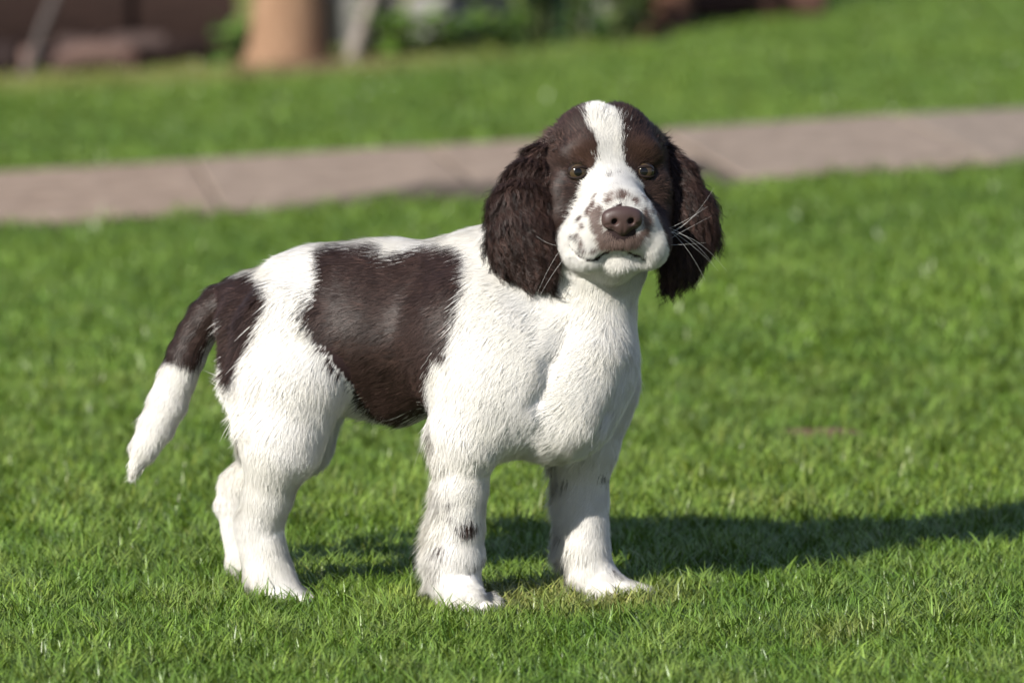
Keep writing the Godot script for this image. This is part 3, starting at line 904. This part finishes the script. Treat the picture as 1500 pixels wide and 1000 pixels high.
func build_dog() -> void:
	head_basis = Basis.from_euler(Vector3(HEAD_TURN.y, HEAD_TURN.x, HEAD_TURN.z))
	figure()
	var count := f_kind.size()
	var dog := thing("puppy", DOG_AT, "brown and white spaniel puppy standing on the lawn looking at the camera", "dog")
	var t0 := Time.get_ticks_msec()
	var s := skin(0, count, Vector3(-0.27, -0.012, -0.145), Vector3(0.258, 0.412, 0.175), 0.0027)
	var vs: PackedVector3Array = s[0]
	var nv: PackedVector3Array = s[1]
	var tri: PackedInt32Array = s[2]
	print("skin ", vs.size(), " vertices ", Time.get_ticks_msec() - t0, " ms")
	t0 = Time.get_ticks_msec()
	# per vertex: colour boundary, hair flow, length, lift, density, group
	var n := vs.size()
	var brown := PackedFloat32Array()
	var flow := PackedVector3Array()
	var length := PackedFloat32Array()
	var lift := PackedFloat32Array()
	var dens := PackedFloat32Array()
	var isear := PackedFloat32Array()
	var isface := PackedFloat32Array()
	var skin_col := PackedColorArray()
	for arr in [brown, length, lift, dens, isear, isface]:
		arr.resize(n)
	flow.resize(n)
	skin_col.resize(n)
	var eyes := [head_point(EYE_LEFT_AT), head_point(EYE_RIGHT_AT)]
	var nose_at := head_point(NOSE_AT + Vector3(0, -4, -4))
	for v in n:
		var p := vs[v]
		var nn := nv[v]
		var list: PackedInt32Array = s[4][s[3][v]]
		var wsum := 1e-6
		var fl := Vector3.ZERO
		var ln := 0.0
		var li := 0.0
		var de := 0.0
		var best := 1.0
		var g := ""
		var ear_w := 0.0
		for i in list:
			if f_kind[i] == CARVE:
				continue
			var d := one(i, p)
			if d > 0.03:
				continue
			var gi := f_group[i]
			var w := exp(-maxf(d, 0.0) / (0.0055 if gi != "ear" else 0.002))
			var c: Array = COAT[gi]
			wsum += w
			fl += flow_of(i, p, nn) * w
			ln += float(c[0]) * w
			li += float(c[1]) * w
			de += float(c[2]) * w
			if gi == "ear":
				ear_w += w
			if d < best and not (gi == "ear" and d > 0.003):
				best = d
				g = gi
		ln /= wsum
		li /= wsum
		de /= wsum
		ear_w /= wsum
		# feathering on the backs of legs and thighs
		var backness := maxf(nn.dot(-FORWARD) - 0.25, 0.0)
		if g == "foreleg":
			ln *= 1.0 + 1.5 * backness
			li += 0.45 * backness
		elif g == "thigh":
			ln *= 1.0 + 0.8 * backness
			li += 0.30 * backness
		elif g == "belly" or g == "torso":
			ln *= 1.0 + 0.5 * maxf(-nn.y - 0.5, 0.0)
		# comb waves
		var wave := Vector3(rough.get_noise_3d(p.x * 38.0, p.y * 38.0, p.z * 38.0), rough.get_noise_3d(p.x * 38.0 + 50.0, p.y * 38.0, p.z * 38.0), rough.get_noise_3d(p.x * 38.0, p.y * 38.0 + 50.0, p.z * 38.0))
		fl = fl.normalized() + wave * 0.42
		fl = (fl - nn * fl.dot(nn))
		fl = fl.normalized() if fl.length() > 0.05 else nn.cross(Vector3.RIGHT).normalized()
		# colour
		var uv := Vector2(p.dot(FORWARD), p.y)
		var cs := -1.0
		var facial := 0.0
		var h := (head_basis.transposed() * (p - HEAD_AT)) / HEAD_UNIT
		if g == "head" or g == "muzzle" or g == "chin":
			facial = 1.0
			cs = -inside(blaze_edge, Vector2(h.x, h.y)) * HEAD_UNIT
			if h.z < -30.0 and h.y < 60.0:
				cs = 0.02
			if h.y < -100.0 and (h.z < 20.0 and nn.y < -0.2 or g == "chin"):
				cs = -0.02
			for q in face_spots:
				cs = maxf(cs, float(q[1]) - p.distance_to(q[0]))
		elif g == "ear":
			cs = 0.02
		elif g == "tail":
			cs = inside(tail_edge, uv)
			cs = maxf(cs, inside(rump_edge, uv))
		elif g == "foreleg" or g == "paw":
			for q in leg_spots:
				cs = maxf(cs, float(q[1]) - p.distance_to(q[0]))
		elif g == "neck":
			cs = -0.02
		else:
			cs = maxf(inside(saddle_edge, uv - Vector2(0.005, -0.001)), maxf(inside(rump_edge, uv - Vector2(0.004, 0)), inside(tail_edge, uv)))
		var eye_d := minf(p.distance_to(eyes[0]), p.distance_to(eyes[1]))
		if eye_d < 0.0105:
			de *= smoothstep(0.0055, 0.0085, eye_d)
			ln *= 0.5
		if p.distance_to(nose_at) < 0.0129:
			de = 0.0
		var lip := false
		if facial > 0.5 or g == "neck":
			for i in list:
				if f_group[i] == "carve" and absf(h.x) < 78.0 and h.y < -84.0 and one(i, p) < 0.0014:
					lip = true
					de *= 0.06
		var crown := maxf(smoothstep(40.0, 80.0, h.y), smoothstep(52.0, 74.0, absf(h.x)) * smoothstep(-30.0, 20.0, h.y)) * facial * smoothstep(12.0, -12.0, h.z - 20.0 * float(h.y > 60.0))
		if absf(h.x - 2.0) < 14.0:
			crown *= 0.4
		ln *= 1.0 + 0.7 * crown
		li += 0.16 * crown
		if facial > 0.5 and absf(h.x) > 62.0 and h.z < -10.0 and h.y > -10.0 and h.y < 62.0:
			ear_w = maxf(ear_w, 0.7)
			g = "ear"
		brown[v] = cs
		flow[v] = fl
		length[v] = ln
		lift[v] = li
		dens[v] = de
		isear[v] = ear_w if g == "ear" else 0.0
		isface[v] = facial
		skin_col[v] = Color(0.030, 0.019, 0.016) if cs > 0.0 else Color(0.82, 0.79, 0.76)
		if lip or p.distance_to(nose_at) < 0.021 and g != "chin":
			skin_col[v] = Color(0.035, 0.022, 0.020)
		if facial > 0.5 and eye_d < 0.009:
			skin_col[v] = Color(0.018, 0.012, 0.010)
	print("coat map ", Time.get_ticks_msec() - t0, " ms")
	t0 = Time.get_ticks_msec()
	var hide := paint(Color.WHITE, 0.75, 0.25)
	hide.vertex_color_use_as_albedo = true
	mesh_under(dog, "body", surface(vs, nv, tri, skin_col), hide)

	# ---- the coat: tufts of hair rooted all over the skin
	var tufts: Array = []
	for k in 8:
		tufts.append(tuft_mesh(k % 4, 0.82 if k < 4 else 0.55))
	var locks: Array = []
	for k in 3:
		locks.append(lock_mesh(k))
	var put := []        # transforms: four tufts in white, four in brown, three ear locks
	var dye := []
	for k in 12:
		put.append([])
		dye.append([])
	for i in range(0, tri.size(), 3):
		var ia := tri[i]
		var ib := tri[i + 1]
		var ic := tri[i + 2]
		var a := vs[ia]
		var ab := vs[ib] - a
		var ac := vs[ic] - a
		var area := ab.cross(ac).length() * 0.5
		if a.y < 0.004:
			continue
		var want := area * (dens[ia] + dens[ib] + dens[ic]) / 3.0 * HAIR
		var fine := absf(brown[ia]) < 0.0065 and isear[ia] < 0.5
		var m := int(want * (2.6 if fine else 1.0) + rng.randf())
		for k in m:
			var u := rng.randf()
			var w := rng.randf()
			if u + w > 1.0:
				u = 1.0 - u
				w = 1.0 - w
			var q := 1.0 - u - w
			var p := a + ab * u + ac * w
			var nn := (nv[ia] * q + nv[ib] * u + nv[ic] * w).normalized()
			var fl := flow[ia] * q + flow[ib] * u + flow[ic] * w
			fl = fl.rotated(nn, rng.randfn(0.0, 0.11))
			var cs := brown[ia] * q + brown[ib] * u + brown[ic] * w
			var facial := isface[ia]
			var dark := cs + rng.randfn(0.0, 0.0008 if facial > 0.5 and cs < 0.004 else 0.0016) > 0.0
			if fine and dark and facial < 0.5 and isear[ia] < 0.5 and p.x > -0.06 and rng.randf() < 0.08:
				dark = false
			var ln := (length[ia] * q + length[ib] * u + length[ic] * w) * rng.randf_range(0.65, 1.25)
			var li := (lift[ia] * q + lift[ib] * u + lift[ic] * w) + rng.randfn(0.0, 0.03)
			if rng.randf() < 0.012 and facial < 0.5:
				ln *= 1.35
				li += 0.07
			var t := frame(p, nn, fl, ln, li)
			var which := (3 if fine else rng.randi() % 3) + (4 if dark else 0)
			if facial > 0.5 and not dark:
				which = 11
			put[which].append(t)
			dye[which].append(hair_colour(dark, facial > 0.5 and cs < 0.022 and p.distance_to(nose_at) < 0.034, p) * (rng.randf_range(0.82, 1.0) if which == 11 else 1.0))
		# long wavy locks on the ears
		if isear[ia] > 0.55:
			var m2 := int(area * 130000.0 * isear[ia] * HAIR + rng.randf())
			for k in m2:
				var p := a + ab * rng.randf() * 0.5 + ac * rng.randf() * 0.5
				var li := rng.randf_range(0.10, 0.34)
				var fl := (flow[ia] + Vector3(0, -0.8, 0)).normalized()
				fl = (fl - nv[ia] * fl.dot(nv[ia])).normalized().rotated(nv[ia], rng.randfn(0.0, 0.16))
				var high := clampf((p.y - 0.300) / 0.06, 0.0, 1.0)
				var which := rng.randi() % 3
				put[8 + which].append(frame(p, nv[ia], fl, rng.randf_range(0.016, 0.026) * lerpf(1.0, 0.78, high), li))
				dye[8 + which].append(Color(0.031, 0.0172, 0.0137) * clampf(exp(rng.randfn(0.0, 0.4)), 0.35, 2.4))
	var pale := paint(Color.WHITE, 0.6, 0.25)
	pale.vertex_color_use_as_albedo = true
	pale.backlight_enabled = true
	pale.backlight = Color(0.72, 0.715, 0.70)
	var brown_hair := paint(Color.WHITE, 0.46, 0.36)
	brown_hair.vertex_color_use_as_albedo = true
	brown_hair.backlight_enabled = true
	brown_hair.backlight = Color(0.25, 0.22, 0.20)
	var ear_gloss := brown_hair.duplicate()
	ear_gloss.roughness = 0.46
	ear_gloss.metallic_specular = 0.32
	var total := 0
	for k in 12:
		total += put[k].size()
		scatter(dog, "fur" if k < 8 or k == 11 else "ear_hair", tufts[k] if k < 8 else (tufts[5] if k == 11 else locks[k - 8]), pale if k < 4 or k == 11 else (brown_hair if k < 8 else ear_gloss), put[k], dye[k])
	print("hair tufts ", total, " ", Time.get_ticks_msec() - t0, " ms")
	# ---- face
	for k in 2:
		build_eye(dog, EYE_LEFT_AT if k == 0 else EYE_RIGHT_AT, -1.0 if k == 0 else 1.0)
	build_nose(dog)
	build_whiskers(dog)


const HAIR := 1.0


func frame(p: Vector3, n: Vector3, fl: Vector3, ln: float, li: float) -> Transform3D:
	# local z runs along the hair, y away from the skin
	fl = (fl - n * fl.dot(n)).normalized()
	var side := n.cross(fl).normalized()
	var b := Basis(side, n, fl)
	b = Basis(side, -maxf(li, 0.05)) * b
	return Transform3D(Basis(b.x * ln, b.y * ln, b.z * ln), p - n * 0.0002)


func hair_colour(dark: bool, muzzle: bool, p: Vector3) -> Color:
	if dark:
		var c := Color(0.035, 0.0205, 0.0165) * clampf(exp(rng.randfn(0.0, 0.52 if p.x > 0.06 else 0.34)), 0.25, 3.2)
		var hb := (head_basis.transposed() * (p - HEAD_AT)) / HEAD_UNIT
		var brow := maxf(1.0 - Vector2(absf(hb.x) - 36.0, hb.y - 26.0).length() / 26.0, 0.0) if hb.z > -20.0 else 0.0
		c = c.lerp(Color(0.075, 0.039, 0.026), clampf(brow * 1.0, 0.0, 0.6))
		if muzzle:
			c = c.lerp(Color(0.25, 0.175, 0.15), rng.randf_range(0.1, 1.0))
		return c
	var k := rng.randf_range(0.88, 1.0)
	var warm := 0.03 * rough.get_noise_3d(p.x * 18.0, p.y * 18.0, p.z * 18.0) + 0.02
	return Color((0.875 + warm * 0.2) * k, 0.86 * k, (0.84 - warm) * k)


func ribbon(st: SurfaceTool, pts: Array, width: float, side: Vector3, lean: float) -> void:
	# a flat hair tapering to a point, its normals leaning with the skin's
	var n := pts.size()
	for i in n - 1:
		var a: Vector3 = pts[i]
		var b: Vector3 = pts[i + 1]
		var wa := width * (1.0 - pow(i / float(n - 1), 1.25))
		var wb := width * (1.0 - pow((i + 1) / float(n - 1), 1.25))
		var nn := ((b - a).cross(side).normalized())
		if nn.y < 0.0:
			nn = -nn
		nn = (nn * (1.0 - lean) + Vector3(0, 1, 0) * lean)
		var l := (nn - side * 0.22).normalized()
		var r := (nn + side * 0.22).normalized()
		face(st, a - side * wa, b - side * wb, a + side * wa, l, l, r)
		if i < n - 2:
			face(st, b - side * wb, b + side * wb, a + side * wa, l, r, r)


func tuft_mesh(k: int, lean: float) -> ArrayMesh:
	# nine short hairs, or three, one unit long along z
	var r := RandomNumberGenerator.new()
	r.seed = 900 + k
	var st := SurfaceTool.new()
	st.begin(Mesh.PRIMITIVE_TRIANGLES)
	for h in (9 if k < 3 else 3):
		var root := Vector3(r.randf_range(-0.26, 0.26), -0.02, r.randf_range(-0.30, 0.30))
		var ln := r.randf_range(0.7, 1.1)
		var bend := r.randf_range(-0.20, 0.20)
		var rise := r.randf_range(0.02, 0.09)
		var pts := []
		for i in 4:
			var t := i / 3.0
			pts.append(root * (1.0 - 0.35 * t) + Vector3(bend * t * t, rise * (t - 0.75 * t * t), ln * t))
		ribbon(st, pts, r.randf_range(0.012, 0.020), Vector3(cos(bend * 2.0), r.randf_range(-0.35, 0.35), 0).normalized(), lean)
	return st.commit()


func lock_mesh(k: int) -> ArrayMesh:
	# a wavy lock of a dozen hairs, one unit long along z
	var r := RandomNumberGenerator.new()
	r.seed = 950 + k
	var st := SurfaceTool.new()
	st.begin(Mesh.PRIMITIVE_TRIANGLES)
	var ph := r.randf() * TAU
	var amp := r.randf_range(0.055, 0.095)
	for h in 13:
		var root := Vector3(r.randf_range(-0.08, 0.08), r.randf_range(-0.03, 0.03), r.randf_range(-0.1, 0.1))
		var ln := r.randf_range(0.75, 1.1)
		var dph := r.randf_range(-0.5, 0.5)
		var pts := []
		for i in 9:
			var t := i / 8.0
			var grow := amp * minf(t * 2.5, 1.0)
			pts.append(root * (1.0 - 0.75 * t) + Vector3(grow * sin(ph + dph + t * 14.5), grow * 0.9 * cos(ph + dph + t * 14.5) + 0.10 * (t - t * t) * 2.0, ln * t))
		ribbon(st, pts, r.randf_range(0.009, 0.015), Vector3(1, r.randf_range(-0.6, 0.6), 0).normalized(), 0.40)
	return st.commit()


func scatter(parent: Node, called: String, mesh: Mesh, mat: Material, put: Array, dye: Array) -> MultiMeshInstance3D:
	var mm := MultiMesh.new()
	mm.transform_format = MultiMesh.TRANSFORM_3D
	mm.use_colors = true
	mm.mesh = mesh
	mm.instance_count = put.size()
	for i in put.size():
		mm.set_instance_transform(i, put[i])
		mm.set_instance_color(i, dye[i])
	var o := MultiMeshInstance3D.new()
	o.name = called
	o.multimesh = mm
	o.material_override = mat
	o.set_meta("kind", "stuff")
	parent.add_child(o, true)
	return o


func build_eye(dog: Node3D, at: Vector3, s: float) -> void:
	var r := 0.0088
	var to_cam := (EYE_POINT - DOG_AT - head_point(at)).normalized()
	var c := head_point(at) - head_basis.z * 0.0052 - head_basis.x * 0.0006 * s
	var wet := func(col: Color) -> StandardMaterial3D:
		var m := paint(col, 0.05, 0.4)
		m.clearcoat_enabled = true
		m.clearcoat = 0.25
		m.clearcoat_roughness = 0.06
		return m
	var ball := SphereMesh.new()
	ball.radius = r
	ball.height = r * 2.0
	ball.radial_segments = 32
	ball.rings = 20
	var eye := mesh_under(dog, "eye", ball, wet.call(Color(0.020, 0.014, 0.011)), c)
	var turn := Basis.looking_at(-to_cam, Vector3.UP)
	for part in [["iris", 0.70, Color(0.050, 0.034, 0.018)], ["pupil", 0.34, Color(0.004, 0.004, 0.004)]]:
		var st := SurfaceTool.new()
		st.begin(Mesh.PRIMITIVE_TRIANGLES)
		var top := asin(float(part[1]))
		var k: float = 1.012 if part[0] == "iris" else 1.024
		for i in 6:
			for j in 24:
				var c4: Array = []
				for q in [[i, j], [i + 1, j], [i + 1, j + 1], [i, j + 1]]:
					var th: float = top * q[0] / 6.0
					var ph: float = TAU * q[1] / 24.0
					c4.append(turn * Vector3(sin(th) * cos(ph), sin(th) * sin(ph), cos(th)))
				face(st, c4[0] * r * k, c4[1] * r * k, c4[2] * r * k, c4[0], c4[1], c4[2])
				if i > 0:
					face(st, c4[0] * r * k, c4[2] * r * k, c4[3] * r * k, c4[0], c4[2], c4[3])
		mesh_under(eye, part[0], st.commit(), wet.call(part[2]))
	# the rims of the lids
	var rim := paint(Color(0.020, 0.013, 0.011), 0.7, 0.25)
	for lid in [1.0, -1.0]:
		var st := SurfaceTool.new()
		st.begin(Mesh.PRIMITIVE_TRIANGLES)
		var pts := []
		var rad := []
		for i in 13:
			var a := PI * i / 12.0
			var dx := cos(a) * 14.5
			var dy: float = sin(a) * (7.8 if lid > 0.0 else 7.0) * lid
			var away: float = dx * s
			var dz := -0.020 * dx * dx - (0.30 * away if away > 0.0 else 0.10 * away)
			pts.append(head_point(at + Vector3(dx, dy - 0.15 * away, 5.0 + dz)) - c)
			rad.append(lerpf(0.0006, 0.0011, sin(a)))
		tube(st, pts, rad, 7)
		mesh_under(eye, "eyelid", st.commit(), rim)


func build_nose(dog: Node3D) -> void:
	var from := f_kind.size()
	var u := HEAD_UNIT * 0.88
	var turn := Vector3(HEAD_TURN.x, HEAD_TURN.y, HEAD_TURN.z)
	var o := NOSE_AT + Vector3(1.0, 2.0, 5.0)
	var at := func(x: float, y: float, z: float) -> Vector3: return head_point(o + Vector3(x, y, z - 103.0) * 0.88)
	bulge("nose", at.call(0, 5, 93), Vector3(32, 15, 14) * u, turn, 0.003)
	bulge("nose", at.call(0, -8, 93), Vector3(22, 17, 13) * u, turn, 0.003)
	for s in [-1.0, 1.0]:
		bulge("nose", at.call(s * 21, -3, 91), Vector3(13, 15, 13) * u, turn, 0.0025)
	limb("nose", at.call(0, -18, 92), 9 * u, at.call(0, -32, 84), 5 * u, 0.004)
	for s in [-1.0, 1.0]:
		carve("nose", at.call(s * 12.5, -7, 112), 6.0 * u, at.call(s * 14, -4, 98), 4.6 * u, 0.0015)
		carve("nose", at.call(s * 16, -10, 110), 3.0 * u, at.call(s * 29, -11, 100), 2.2 * u, 0.0012)
	carve("nose", at.call(0, 0, 114), 0.6 * u, at.call(0, -36, 98), 1.6 * u, 0.002)
	var c: Vector3 = at.call(0, -8, 92)
	var s2 := skin(from, f_kind.size(), c - Vector3(0.023, 0.023, 0.016), c + Vector3(0.023, 0.018, 0.018), 0.0007)
	var leather := paint(Color(0.058, 0.034, 0.030), 0.46, 0.45)
	var n := FastNoiseLite.new()
	n.seed = 4
	n.noise_type = FastNoiseLite.TYPE_CELLULAR
	n.frequency = 0.06
	var t := NoiseTexture2D.new()
	t.width = 256
	t.height = 256
	t.seamless = true
	t.noise = n
	t.as_normal_map = true
	t.bump_strength = 4.0
	leather.normal_enabled = true
	leather.normal_texture = t
	leather.normal_scale = 0.5
	leather.uv1_triplanar = true
	leather.uv1_scale = Vector3.ONE * 60.0
	mesh_under(dog, "nose", surface(s2[0], s2[1], s2[2]), leather)


func build_whiskers(dog: Node3D) -> void:
	var white := paint(Color(0.75, 0.73, 0.70), 0.35, 0.5)
	var dark := paint(Color(0.10, 0.08, 0.07), 0.4, 0.5)
	# root in head units, direction, length, droop
	var r := RandomNumberGenerator.new()
	r.seed = 31
	for k in 12:
		var right := k < 9
		var s := 1.0 if right else -1.0
		var row := k % 4
		var root := Vector3(s * (66.0 - 2.0 * row), -78.0 - 9.0 * row, 38.0 + r.randf_range(-8.0, 14.0))
		var dir := Vector3(s * r.randf_range(0.8, 1.1), r.randf_range(-0.7, 0.55) if right else r.randf_range(-0.8, -0.1), r.randf_range(0.0, 0.5)).normalized()
		var ln := r.randf_range(60.0, 112.0) if right else r.randf_range(45.0, 80.0)
		var bend := Vector3(0, r.randf_range(-0.55, 0.45), -0.3)
		var pts := []
		var rad := []
		for i in 9:
			var t := i / 8.0
			pts.append(head_point(root + (dir * t + bend * t * t * 1.3) * ln))
			rad.append(lerpf(0.000095, 0.00003, t))
		var st := SurfaceTool.new()
		st.begin(Mesh.PRIMITIVE_TRIANGLES)
		tube(st, pts, rad, 5)
		mesh_under(dog, "whisker", st.commit(), white)


# ------------------------------------------------------------------ the lawn
func blades(k: int, count: int, tall: float, spread: float, wide: float) -> ArrayMesh:
	var r := RandomNumberGenerator.new()
	r.seed = 300 + k
	var st := SurfaceTool.new()
	st.begin(Mesh.PRIMITIVE_TRIANGLES)
	for b in count:
		var a := r.randf() * TAU
		var d := sqrt(r.randf()) * spread
		var root := Vector3(cos(a) * d, -0.002, sin(a) * d)
		var az := r.randf() * TAU
		var out := Vector3(cos(az), 0, sin(az))
		var h := tall * r.randf_range(0.45, 1.15)
		var lean := r.randf_range(0.1, 1.0) * h
		var w := wide * r.randf_range(0.6, 1.2)
		var side := Vector3(-out.z, 0, out.x).rotated(Vector3.UP, r.randf_range(-0.9, 0.9))
		var shade := r.randf_range(0.8, 1.25)
		var tint := Color(shade * r.randf_range(0.85, 1.25), shade, shade * r.randf_range(0.7, 1.1))
		if r.randf() < (0.035 if k < 20 else 0.0):
			tint = Color(1.6, 1.02, 1.4) * r.randf_range(0.6, 1.0)      # a dry blade
		var n := 4
		for i in n:
			var t0 := i / float(n)
			var t1 := (i + 1) / float(n)
			var p0 := root + out * lean * pow(t0, 1.7) + Vector3(0, h * (t0 - 0.22 * t0 * t0), 0)
			var p1 := root + out * lean * pow(t1, 1.7) + Vector3(0, h * (t1 - 0.22 * t1 * t1), 0)
			var w0 := w * (1.0 - pow(t0, 2.2))
			var w1 := w * (1.0 - pow(t1, 2.2))
			var nn := (p1 - p0).cross(side).normalized()
			if nn.y < 0.0:
				nn = -nn
			nn = (nn + Vector3(0, 0.35, 0)).normalized()
			st.set_color(tint)
			face(st, p0 - side * w0, p1 - side * w1, p0 + side * w0, nn, nn, nn)
			if i < n - 1:
				face(st, p1 - side * w1, p1 + side * w1, p0 + side * w0, nn, nn, nn)
	return st.commit()


func build_lawn() -> void:
	var mat := paint(Color.WHITE, 0.40, 0.5)
	mat.vertex_color_use_as_albedo = true
	mat.backlight_enabled = true
	mat.backlight = Color(0.55, 0.62, 0.25)
	var feet: Array = []
	for i in f_kind.size():
		if f_group[i] == "paw":
			feet.append([DOG_AT + f_a[i], f_ra[i]])
			feet.append([DOG_AT + f_b[i], f_rb[i]])
			feet.append([DOG_AT + (f_b[i] + f_a[i]) * 0.5, (f_rb[i] + f_ra[i]) * 0.5])
	var bare := [[Vector2(0.292, -0.99), 0.045, 0.05], [Vector2(-0.40, -6.84), 0.20, 0.15]]
	# near, middle, far: [z from, z to, half width at z from, at z to, tufts per square metre, height, spread, blade half width, blades]
	var zones := [
		["grass", 0.62, -0.35, 0.75, 1.0, 15000.0, 0.0215, 0.010, 0.00072, 13],
		["grass", -0.35, -1.5, 1.0, 1.4, 9000.0, 0.022, 0.012, 0.0009, 12],
		["grass", -1.5, -3.85, 1.4, 2.1, 4200.0, 0.025, 0.018, 0.0018, 11],
		["far_grass", -4.3, -9.5, 3.0, 4.0, 4200.0, 0.022, 0.022, 0.0024, 11],
		["far_grass", -9.5, -17.0, 3.2, 5.0, 1500.0, 0.026, 0.04, 0.0042, 12],
	]
	for zi in zones.size():
		var zn: Array = zones[zi]
		var kinds := []
		for k in 3:
			kinds.append(blades(zi * 10 + k, zn[9], zn[6], zn[7], zn[8]))
		var put := [[], [], []]
		var dye := [[], [], []]
		var depth: float = zn[1] - zn[2]
		var area: float = depth * (zn[3] + zn[4])
		for i in int(area * zn[5]):
			var f := rng.randf()
			var z: float = zn[1] - depth * f
			var x := rng.randf_range(-1.0, 1.0) * lerpf(zn[3], zn[4], f)
			var edge := on_path(x, z)
			if edge < 0.012 + 0.045 * rough.get_noise_2d(x * 4.0, z * 4.0) + 0.02 * rough.get_noise_2d(x * 15.0, z * 15.0):
				continue
			if z < -6.98 + 0.05 * rough.get_noise_1d(x * 6.0) and x < 0.35 and z > -8.4 and rng.randf() < 0.9:
				continue
			var skip := false
			var squash := 1.0
			if zi == 0:
				for q in feet:
					var dd: float = Vector2(x - q[0].x, z - q[0].z).length() / q[1]
					if dd < 0.95:
						skip = true
						break
					if dd < 2.0:
						squash = minf(squash, lerpf(0.42, 1.0, (dd - 0.95) / 1.05))
			for q in bare:
				var e := Vector2((x - q[0].x) / q[1], (z - q[0].y) / q[2]).length() + 0.5 * rough.get_noise_2d(x * 40.0, z * 40.0)
				if e < 1.0 and rng.randf() < 0.88:
					skip = true
			if skip:
				continue
			var big := rough.get_noise_2d(x * 1.6, z * 0.9 + 30.0) + 0.5 * rough.get_noise_2d(x * 0.5 + 9.0, z * 3.2)
			var small := rough.get_noise_2d(x * 9.0 + 20.0, z * 7.0) * (0.4 if zi >= 2 else 1.0)
			var dry := clampf(rough.get_noise_2d(x * 4.0 - 60.0, z * 3.0) * 1.4 - 0.6, 0.0, 1.0)
			if zi == 0:
				dry = maxf(dry, 0.8 * (1.0 - smoothstep(0.03, 0.11, Vector2((x - 0.03) * 0.7, z - 0.015).length())))
			if zi >= 3:
				dry = maxf(dry, 1.0 * smoothstep(-6.40, -6.85, z) * smoothstep(0.3, -0.4, x))
			var c := Color(0.150, 0.238, 0.030)
			c = c.lerp(Color(0.100, 0.180, 0.022), clampf(0.5 + big, 0.0, 1.0))
			c = c.lerp(Color(0.215, 0.290, 0.066), clampf(0.25 + 0.8 * small, 0.0, 0.8))
			c = c.lerp(Color(0.36, 0.31, 0.13), dry * rng.randf_range(0.3, 0.8))
			c = c * clampf(exp(rng.randfn(0.0, 0.20 if zi < 2 else 0.12)), 0.6, 1.6)
			var sc := rng.randf_range(0.7, 1.2) * (1.0 + 0.35 * small) * squash
			if edge < 0.05:
				sc *= 1.25
			var b := Basis(Vector3.UP, rng.randf() * TAU).scaled(Vector3(sc, sc * rng.randf_range(0.85, 1.15), sc))
			b = Basis(Vector3(rng.randfn(), 0, rng.randfn()).normalized(), rng.randf_range(0.0, 0.28)) * b
			var k := rng.randi() % 3
			put[k].append(Transform3D(b, Vector3(x, height(x, z), z)))
			dye[k].append(c)
		for k in 3:
			var o := scatter(self, numbered(zn[0]), kinds[k], mat, put[k], dye[k])
			tag(o, "short bright green lawn grass around the dog" if zn[0] == "grass" else "mown green grass beyond the paved path", "", "", "stuff")
